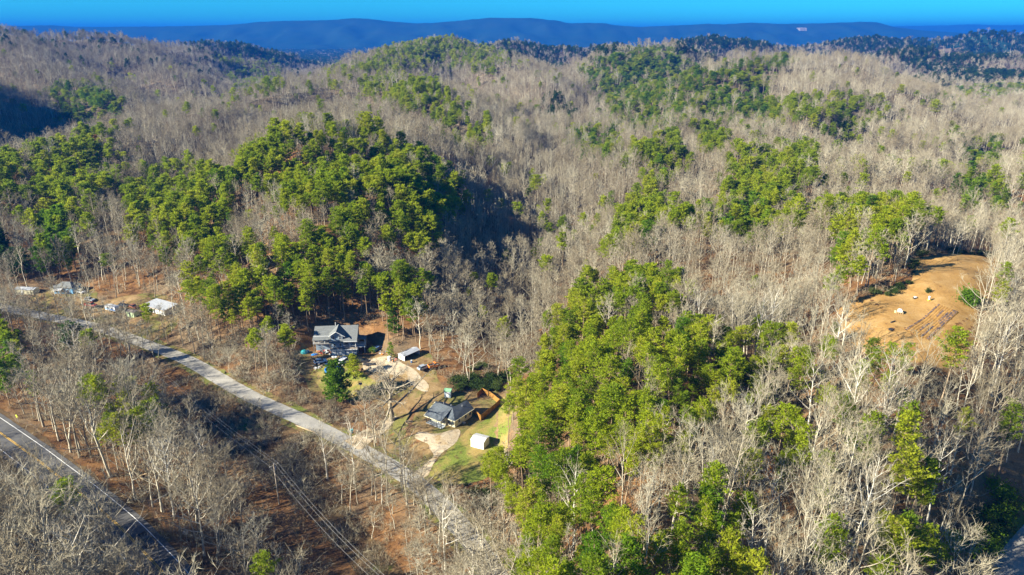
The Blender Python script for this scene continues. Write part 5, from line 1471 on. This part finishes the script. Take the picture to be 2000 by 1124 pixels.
# ------------------------------------------------------------------ poles, wires, signs
def utility_pole(px, py, z, h, ang, label):
    X, Y, Z = ground_at(px, py) if z is None else at_z(px, py, z)
    Z = hz(X, Y)
    e = empty('utility_pole', (X, Y, Z), R(ang)); tag(e, label, 'utility pole', 'wooden utility poles')
    m = MB(); m.bar((0, 0, -.5), (0, 0, h), .17, 8); m.build('post', M['pole_wood'], e)
    m = MB(); m.box(-1.25, 1.25, -.06, .06, h - .55, h - .42); m.build('crossarm', M['pole_wood'], e)
    for x in (-1.1, 0.35, 1.1): MB().bar((x, 0, h - .42), (x, 0, h - .2), .06, 6).build('insulator', M['white'], e)
    MB().bar((.28, 0, h - 2.0), (.28, 0, h - 1.1), .2, 10).build('transformer', M['steel'], e)
    return [Vector((X, Y, Z)) + Matrix.Rotation(R(ang), 3, 'Z') @ Vector((x, 0, h - .2)) for x in (-1.1, 0.35, 1.1)]
def top_at(px, py, h, z0):       # the pole whose head shows at a pixel
    x_, y_, _ = at_z(px, py, z0 + h); return project(x_, y_, hz(x_, y_))[:2]
wang = 50
p1 = utility_pole(103, 650, None, 11, 35, 'utility pole with a grey transformer beside the lane at far left')
p2 = utility_pole(250, 638, None, 11, wang, 'utility pole by the lane in front of the pale green shed')
p4 = utility_pole(262, 731, None, 12, wang, 'utility pole standing above the dark pines left of the lane')
q = top_at(534, 902, 12, -2); p3 = utility_pole(q[0], q[1], None, 12, wang, 'utility pole in the middle of the scrubby power line strip')
q = top_at(742, 1140, 12, -3); p5 = utility_pole(q[0], q[1], None, 12, wang, 'utility pole at the bottom edge of the power line strip')
def wires(A, B, label, sag=1.2):
    o = None
    e = empty('power_line', tuple((A[0] + B[0]) / 2)); tag(e, label, 'power line', 'power line spans')
    c = Vector(e.location)
    for a, b in zip(A, B):
        pts = [a.lerp(b, t) - Vector((0, 0, sag * 4 * t * (1 - t))) - c for t in np.linspace(0, 1, 17)]
        m = MB()
        for u, v in zip(pts[:-1], pts[1:]): m.bar(u, v, .022, 3)
        m.build('wire', M['wire'], e)
wires(p1, p2, 'power line span crossing the lane at far left'); wires(p2, p4, 'power line span over the lane to the pole by the dark pines')
wires(p4, p3, 'power line span over the upper half of the scrubby strip', 2.0); wires(p3, p5, 'power line span over the lower half of the scrubby strip', 1.6)

def diamond_sign():
    X, Y, Z = ground_at(36, 826)
    e = empty('road_sign', (X, Y, Z), R(-35)); tag(e, 'yellow green diamond road sign beside the highway', 'road sign')
    MB().bar((0, 0, -.3), (0, 0, 2.2), .04, 6).build('post', M['steel'], e)
    m = MB(); m.prism([(-.62, 2.3), (0, 1.68), (.62, 2.3), (0, 2.92)], 'y', -.06, -.03); m.build('sign_face', M['sign_green'], e)
diamond_sign()
def simple(name, label, cat, px, py, rz, parts, group=None, z=None, sc=1.0):
    X, Y, Z = ground_at(px, py)
    e = empty(name, (X, Y, Z), R(rz)); tag(e, label, cat, group)
    e.scale = (sc, sc, sc)
    for nm, mb, mt, bev in parts: mb.build(nm, M[mt], e, bev)
    return e
simple('trash_bin', 'teal wheeled trash bin at the edge of the lane', 'trash bin', 687, 846, 20,
       [('body', MB().prism([(-.32, .1), (.3, .1), (.38, 1.1), (-.38, 1.1)], 'y', -.33, .33), 'teal', .03), ('lid', MB().box(-.42, .42, -.38, .38, 1.1, 1.18), 'teal', .02), ('wheel', MB().bar((-.3, -.36, .14), (-.3, .36, .14), .13, 8), 'black', 0)])
simple('notice_board', 'small red board at the foot of the utility pole at far left', 'sign', 105, 660, -20, [('post', MB().box(-.05, .05, -.05, .05, -.2, 1.2), 'wood', 0), ('board', MB().box(-.6, .6, -.1, -.05, .6, 1.7), 'sign_red', .02)])
def hedge_ball(rs_, n, w, d, h):
    m = MB()
    for _ in range(n):
        x_, y_, z_ = rs_.uniform(-w, w), rs_.uniform(-d, d), rs_.uniform(0, h); s = rs_.uniform(.15, .5)
        m.hexa([(x_ + a * s * rs_.uniform(.6, 1.2), y_ + b * s * rs_.uniform(.6, 1.2), z_ + c * s * rs_.uniform(.3, .9)) for c in (0, 1) for a, b in ((-1, -1), (1, -1), (1, 1), (-1, 1))])
    return m
jr = random.Random(11)
simple('junk_pile', 'heap of red, brown and white clutter beside the garage doors', 'junk pile', 634, 690, 0,
       [('scrap', hedge_ball(jr, 16, 3.0, 1.6, .7), 'rust', .02), ('boxes', hedge_ball(jr, 9, 2.8, 1.6, 1.0), 'white', .02), ('red_parts', hedge_ball(jr, 7, 2.4, 1.2, .9), 'sign_red', .02), ('dark_parts', hedge_ball(jr, 10, 3.2, 1.6, .7), 'dark', .02), ('boards', hedge_ball(jr, 8, 2.8, 1.5, .9), 'wood', .02)])
simple('junk_pile', 'scatter of pale clutter on the bare ground left of the white van', 'junk pile', 622, 718, 0, [('boxes', hedge_ball(jr, 10, 3.0, 2.0, .5), 'white', .02), ('scrap', hedge_ball(jr, 8, 3.2, 2.2, .4), 'tan', .02)])
simple('junk_pile', 'low white clutter along the front of the garage doors', 'junk pile', 664, 699, 0, [('boxes', hedge_ball(jr, 12, 2.6, .5, .4), 'white', .02), ('boards', hedge_ball(jr, 6, 2.6, .5, .3), 'wood', .02)])
simple('junk_pile', 'grey and orange clutter at the foot of the slope right of the blue house', 'junk pile', 752, 692, 0, [('scrap', hedge_ball(jr, 9, 2.4, 1.4, .6), 'steel', .02), ('red_parts', hedge_ball(jr, 4, 2, 1, .6), 'orange', .02)])
def tent(px, py, mat, label, rx=1.4, ry=1.1, h=1.3):
    m = MB(); n = 10; ring = []
    for k, (s, z_) in enumerate(((1, 0), (.92, .35), (.7, .7), (.36, .93))):
        ring.append([(rx * s * math.cos(6.2832 * i / n), ry * s * math.sin(6.2832 * i / n), h * z_) for i in range(n)])
    for a, b in zip(ring[:-1], ring[1:]):
        for i in range(n): m.face([a[i], a[(i + 1) % n], b[(i + 1) % n], b[i]])
    m.face(ring[-1])
    simple('tarp_heap', label, 'tarp', px, py, 20, [('tarp', m, mat, 0)])
tent(594, 690, 'teal', 'teal tarp draped heap at the left end of the yard'); tent(614, 693, 'bright_blue', 'bright blue tarp lying left of the junk heap', 1.3, .8, .35); tent(601, 688, 'car_blue', 'dark blue covered heap behind the teal tarp', .8, .7, .8)
def pool():
    X, Y, Z = ground_at(650, 726); e = empty('pool', (X, Y, Z), 0); tag(e, 'round pool with a bright blue rim half hidden by the big yard pine', 'pool')
    w, rm = MB(), MB(); n = 24; r0 = 2.6
    for i in range(n):
        a, b = 6.2832 * i / n, 6.2832 * (i + 1) / n
        w.hexa([(r * math.cos(t), r * math.sin(t), z_) for z_ in (-.3, .9) for r, t in ((r0, a), (r0, b), (r0 - .06, b), (r0 - .06, a))])
        rm.hexa([(r * math.cos(t), r * math.sin(t), z_) for z_ in (.9, 1.02) for r, t in ((r0 + .14, a), (r0 + .14, b), (r0 - .16, b), (r0 - .16, a))])
    w.build('wall', M['bright_blue'], e); rm.build('rim', M['bright_blue'], e)
    m = MB(); m.face([((r0 - .07) * math.cos(6.2832 * i / n), (r0 - .07) * math.sin(6.2832 * i / n), .62) for i in range(n)]); m.build('cover', M['car_blue'], e)
pool()
simple('water_tank', 'white plastic tank standing at the edge of the gravel', 'tank', 761, 705, 0, [('tank', MB().bar((0, 0, 0), (0, 0, 1.7), .6, 14), 'car_white', .05), ('lid', MB().bar((0, 0, 1.7), (0, 0, 1.85), .22, 10), 'car_white', 0)])
simple('mower', 'red riding mower beside the white tank', 'mower', 771, 706, 20, [('deck', MB().box(-.8, .8, -.5, .5, .2, .5), 'orange', .04), ('hood', MB().box(.1, .85, -.3, .3, .5, .95), 'sign_red', .05), ('seat', MB().box(-.55, -.1, -.25, .25, .5, 1.0), 'black', .04),
       ('wheel', MB().bar((-.5, -.55, .3), (-.5, .55, .3), .3, 10), 'black', 0), ('wheel', MB().bar((.6, -.5, .22), (.6, .5, .22), .22, 10), 'black', 0)])
simple('barrel', 'blue and white barrel in front of the open pole shed', 'barrel', 804, 709, 0, [('drum', MB().bar((0, 0, 0), (0, 0, .9), .34, 12), 'car_blue', .03), ('lid', MB().bar((0, 0, .9), (0, 0, .98), .35, 12), 'white', 0)])
simple('basketball_hoop', 'thin post with a small blue board on the lawn right of the yard pine', 'hoop', 705, 766, 10, [('post', MB().bar((0, 0, 0), (0, 0, 3.2), .06, 6), 'steel', 0), ('board', MB().box(-.6, .6, -.08, -.03, 2.6, 3.4), 'car_blue', .02), ('base', MB().box(-.4, .4, -.3, .5, 0, .25), 'black', .03)])
simple('trailer', 'low dark flat trailer on the gravel right of the black car', 'trailer', 722, 714, 3, [('bed', MB().box(-2.2, 2.2, -.9, .9, .5, .62), 'black', .02), ('drawbar', MB().bar((2.2, 0, .5), (3.4, 0, .4), .06, 6), 'steel', 0), ('wheel', MB().bar((-.3, -1.0, .32), (-.3, 1.0, .32), .32, 10), 'black', 0)])
simple('log_pile', 'heap of pale cut logs on the bare ground in front of the bungalow', 'log pile', 799, 826, 30, [('log', MB().bar((-1.0, k * .3 - .4, .18 + .28 * (k % 2)), (1.0 - .2 * k, k * .28 - .3, .2 + .28 * (k % 2)), .16, 7), 'tan', 0) for k in range(4)])
simple('log', 'pale fallen log lying at the edge of the power line strip', 'log', 595, 840, -35, [('trunk', MB().bar((-4, 0, .2), (4, .5, .25), .17, 7), 'tan', 0)])
simple('log', 'orange splintered fallen log in the dark belt beside the highway', 'log', 262, 928, -45, [('trunk', MB().bar((-5, 0, .3), (5, .8, .5), .22, 7), 'wood', 0), ('branch', MB().bar((2, .3, .4), (4, 2.2, 1.4), .1, 6), 'wood', 0)])
simple('boulder', 'small white boulder in the dark belt beside the highway', 'boulder', 362, 1042, 10, [('stone', MB().hexa([(-.6, -.4, -.1), (.6, -.5, -.1), (.7, .4, -.1), (-.5, .5, -.1), (-.35, -.25, .6), (.3, -.3, .75), (.4, .2, .65), (-.3, .3, .5)]) or MB(), 'white', .0)] if False else [('stone', MB().prism([(-.7, -.1), (.7, -.1), (.5, .45), (.1, .7), (-.4, .5)], 'y', -.5, .5), 'white', .12)])

# ------------------------------------------------------------------ in the field
def tank_cart():
    parts = [('tank', MB().prism([(-.9, .8), (.9, .8), (1.0, 1.2), (.8, 1.75), (.3, 1.95), (-.3, 1.95), (-.8, 1.75), (-1.0, 1.2)], 'y', -.8, .8), 'car_white', .06),
             ('pallet', MB().box(-1.5, 1.4, -1.1, 1.1, .55, .78), 'wood', .0)]
    for x_ in (-1.3, -.4, .4, 1.2): parts.append(('leg', MB().box(x_ - .1, x_ + .1, -1.0, -.8, 0, .55), 'wood', 0)); parts.append(('leg', MB().box(x_ - .1, x_ + .1, .8, 1.0, 0, .55), 'wood', 0))
    parts.append(('crate', MB().box(-2.1, -1.55, -.7, .7, .0, .9), 'green_paint', .03))
    simple('water_tank', 'white water tank on a timber stand in the middle of the field', 'tank', 1757, 612, -25, parts, sc=0.62)
tank_cart()
simple('sprayer', 'white and yellow sprayer standing at the far end of the planting rows', 'sprayer', 1814, 588, 15, [('tank', MB().bar((0, 0, .5), (0, 0, 1.9), .38, 10), 'car_white', .04), ('hose_reel', MB().bar((.3, -.3, .5), (.3, .3, .5), .38, 10), 'yellow', 0), ('frame', MB().box(-.5, .6, -.4, .4, .15, .45), 'yellow', 0)], sc=0.75)
simple('seeder', 'small dark implement with a pale hopper at the top of the field', 'implement', 1787, 584, 10, [('hopper', MB().prism([(-.3, .5), (.3, .5), (.5, 1.0), (-.5, 1.0)], 'y', -.4, .4), 'car_white', 0), ('frame', MB().box(-.9, 1.3, -.2, .2, .2, .45), 'black', 0), ('wheel', MB().bar((-.5, -.5, .3), (-.5, .5, .3), .3, 10), 'black', 0)], sc=0.7)
simple('tyre', 'dark tyre lying on the lower part of the field', 'tyre', 1740, 645, 0, [('tread', MB().bar((0, 0, 0), (0, 0, .35), .65, 14), 'black', .06)])
simple('film_roll', 'small dark roll of film lying below the water tank', 'film roll', 1744, 630, 30, [('roll', MB().bar((-.9, 0, .2), (.9, 0, .2), .2, 10), 'black', 0)])

# ------------------------------------------------------------------ trees that stand alone
def lone(tc, mt, mc, name, label, cat, px, py, s=1.0, rz=0.0, xyz=None):
    X, Y, Z = ground_at(px, py)
    e = empty(name, (X, Y, Z - .1), rz); e.scale = (s, s, s); tag(e, label, cat)
    t, c = tc[0].mesh(name + '_trunk'), tc[1].mesh(name + '_crown')
    link_mesh('trunk', t, e, [mt]); link_mesh('crown', c, e, [mc])
    return e
lone(bare_model(501, H=17, fork=0.2, limbs=22, spread=1.2, trunk_r=0.8, twigs=14, sub=11, up=0.15, limb_len=.36, sides=8, droop=.16, twig_w=.07), M['pale_bark'], M['pale_bark'], 'bare_tree', 'huge spreading bare tree with pale drooping limbs beside the bungalow', 'bare tree', 765, 822, 1.0)
lone(pine_model(502, H=14.5, crown0=.08, rmax=4.6, limbs=80, faces=12, fsize=.75, shape=.75), M['pine_bark'], M['needles_green'], 'pine_tree', 'big bright green pine with low branches on the lawn', 'pine tree', 657, 788)
lone(pine_model(506, H=17, crown0=.2, rmax=5.2, limbs=70, faces=14, fsize=.7), M['pine_bark'], M['needles_dark'], 'pine_tree', 'big dark green pine standing alone left of the lane', 'pine tree', 150, 722)
lone(pine_model(503, H=8.5, crown0=.05, rmax=2.9, limbs=60, faces=12, fsize=.5, shape=.5, spread=.55), M['pine_bark'], M['needles'], 'conifer', 'small cone shaped olive conifer in front of the blue house', 'conifer', 691, 738)
lone(pine_model(504, H=13, crown0=.04, rmax=3.0, limbs=75, faces=12, fsize=.6, shape=.6, spread=.6), M['pine_bark'], M['needles_green'], 'conifer', 'narrow bright green conifer on the slope behind the blue house', 'conifer', 770, 652)
lone(pine_model(505, H=6, crown0=.05, rmax=1.7, limbs=40, faces=10, fsize=.4, shape=.5, spread=.4), M['pine_bark'], M['needles_green'], 'conifer', 'little green conifer beside the white tank by the gravel', 'conifer', 765, 700)
for k, (px_, py_, lab, s_) in enumerate([(870, 1112, 'white limbed sycamore with a forked top in front of the lane', 1.0), (893, 1078, 'crooked white sycamore leaning left of the knoll pines', .9), (692, 945, 'bare sycamore with upright white limbs below the lane', .95), (640, 935, 'slim bare tree with pale upright limbs below the lane', .85), (745, 985, 'leaning bare tree with white branches at the edge of the scrub', .7)]):
    lone(bare_model(520 + k, H=20, fork=.3, limbs=9, spread=.55, trunk_r=.26, twigs=5, sub=5, up=.4, lean=[.1, -.2, .1, 0, .35][k], sides=6), M['white_bark'], M['pale_bark'], 'bare_tree', lab, 'bare tree', px_, py_, s_, k * 1.3)
def bush(px, py, H, mat, label, n=900, size=.4, name='bush', seed=1, flat=1.0):
    X, Y, Z = ground_at(px, py)
    e = empty(name, (X, Y, Z - .1)); tag(e, label, 'bush')
    link_mesh('foliage', leaf_shrub_model(seed, H, n, size, flat).mesh('foliage'), e, [M[mat]])
    st = MB(); r = random.Random(seed)
    for k in range(5): st.bar((0, 0, -.2), (r.uniform(-1, 1) * H * .3, r.uniform(-1, 1) * H * .3, H * .6), .06, 5)
    st.build('stems', M['pine_bark'], e)
bush(1890, 592, 6.0, 'needles_green', 'round vivid green bushy tree at the right edge of the field', 1500, .6, 'bush', 3, .8)
bush(729, 690, 2.6, 'needles_green', 'bright green rounded shrub at the right corner of the blue house', 600, .3, 'bush', 4)
bush(1812, 572, 1.6, 'privet', 'low dark shrub at the left edge of the field', 300, .3, 'bush', 5)
for k, (px_, py_, lab) in enumerate([(262, 270, 'a'), ]): pass
# trees that still hold dead orange leaves
for k, (px_, py_, lab, s_) in enumerate([(458, 222, 'tree holding orange dead leaves alone in the far bare wood', 1.0), (193, 300, 'rusty dead crowned pine in the pines at the left', 1.0), (1660, 222, 'rusty red crowned tree in the pines on the right hill', 1.0), (1506, 962, 'small tree with orange leaves beside the lone pine at bottom right', .6)]):
    X, Y, Z = ground_at(px_, py_ + 8)
    lone(pine_model(540 + k, H=17, crown0=.4, rmax=3.2, limbs=36, faces=8, fsize=.8), M['pale_bark'], M['rust_leaves'], 'leafy_tree', lab, 'tree', px_, py_ + 8, s_)

# the pale quarry scar on the far mountain
def quarry():
    x_, y_, z_ = at_Y(1570, 54.5, 8650)
    m = MB(); r = random.Random(4)
    for k in range(9):
        a, h, w = -40 + k * 9, r.uniform(1, 4), r.uniform(4, 8)
        m.hexa([(a, -10, -30), (a + w, -10, -30), (a + w, 120, -30), (a, 120, -30), (a + 1, 10, h), (a + w - 1, 10, h - 1), (a + w, 120, h), (a, 120, h)])
    o = m.build('quarry', M['deck']); o.location = (x_, y_, z_ - 4); tag(o, 'pale quarry scar high on the flat topped mountain', kind='structure')
quarry()

# ------------------------------------------------------------------ the air between here and the mountain
def build_haze():
    bm = bmesh.new(); bmesh.ops.create_cube(bm, size=1.0)
    me = bpy.data.meshes.new('haze'); bm.to_mesh(me); bm.free()
    o = link_mesh('haze', me)
    x0, x1, y0, y1, z0, z1 = -31000, 31000, -3500, 46000, HAZE_BOTTOM, HAZE_TOP
    o.location = ((x0 + x1) / 2, (y0 + y1) / 2, (z0 + z1) / 2)
    o.scale = (x1 - x0, y1 - y0, z1 - z0)
    m = bpy.data.materials.new('air'); m.use_nodes = True
    t = m.node_tree
    for n in list(t.nodes): t.nodes.remove(n)
    out = t.nodes.new('ShaderNodeOutputMaterial'); v = t.nodes.new('ShaderNodeVolumePrincipled')
    v.inputs['Color'].default_value = HAZE_COLOR
    v.inputs['Density'].default_value = HAZE_DENSITY
    v.inputs['Anisotropy'].default_value = 0.0
    t.links.new(v.outputs[0], out.inputs['Volume'])
    me.materials.append(m)
    tag(o, 'thin blue air fading the far hills', kind='stuff')
HAZE_BOTTOM, HAZE_TOP = float(GZ.min()) - 15.0, 305.0
HAZE_COLOR = (0.010, 0.125, 0.52, 1)
HAZE_DENSITY = 1.0e-4
build_haze()
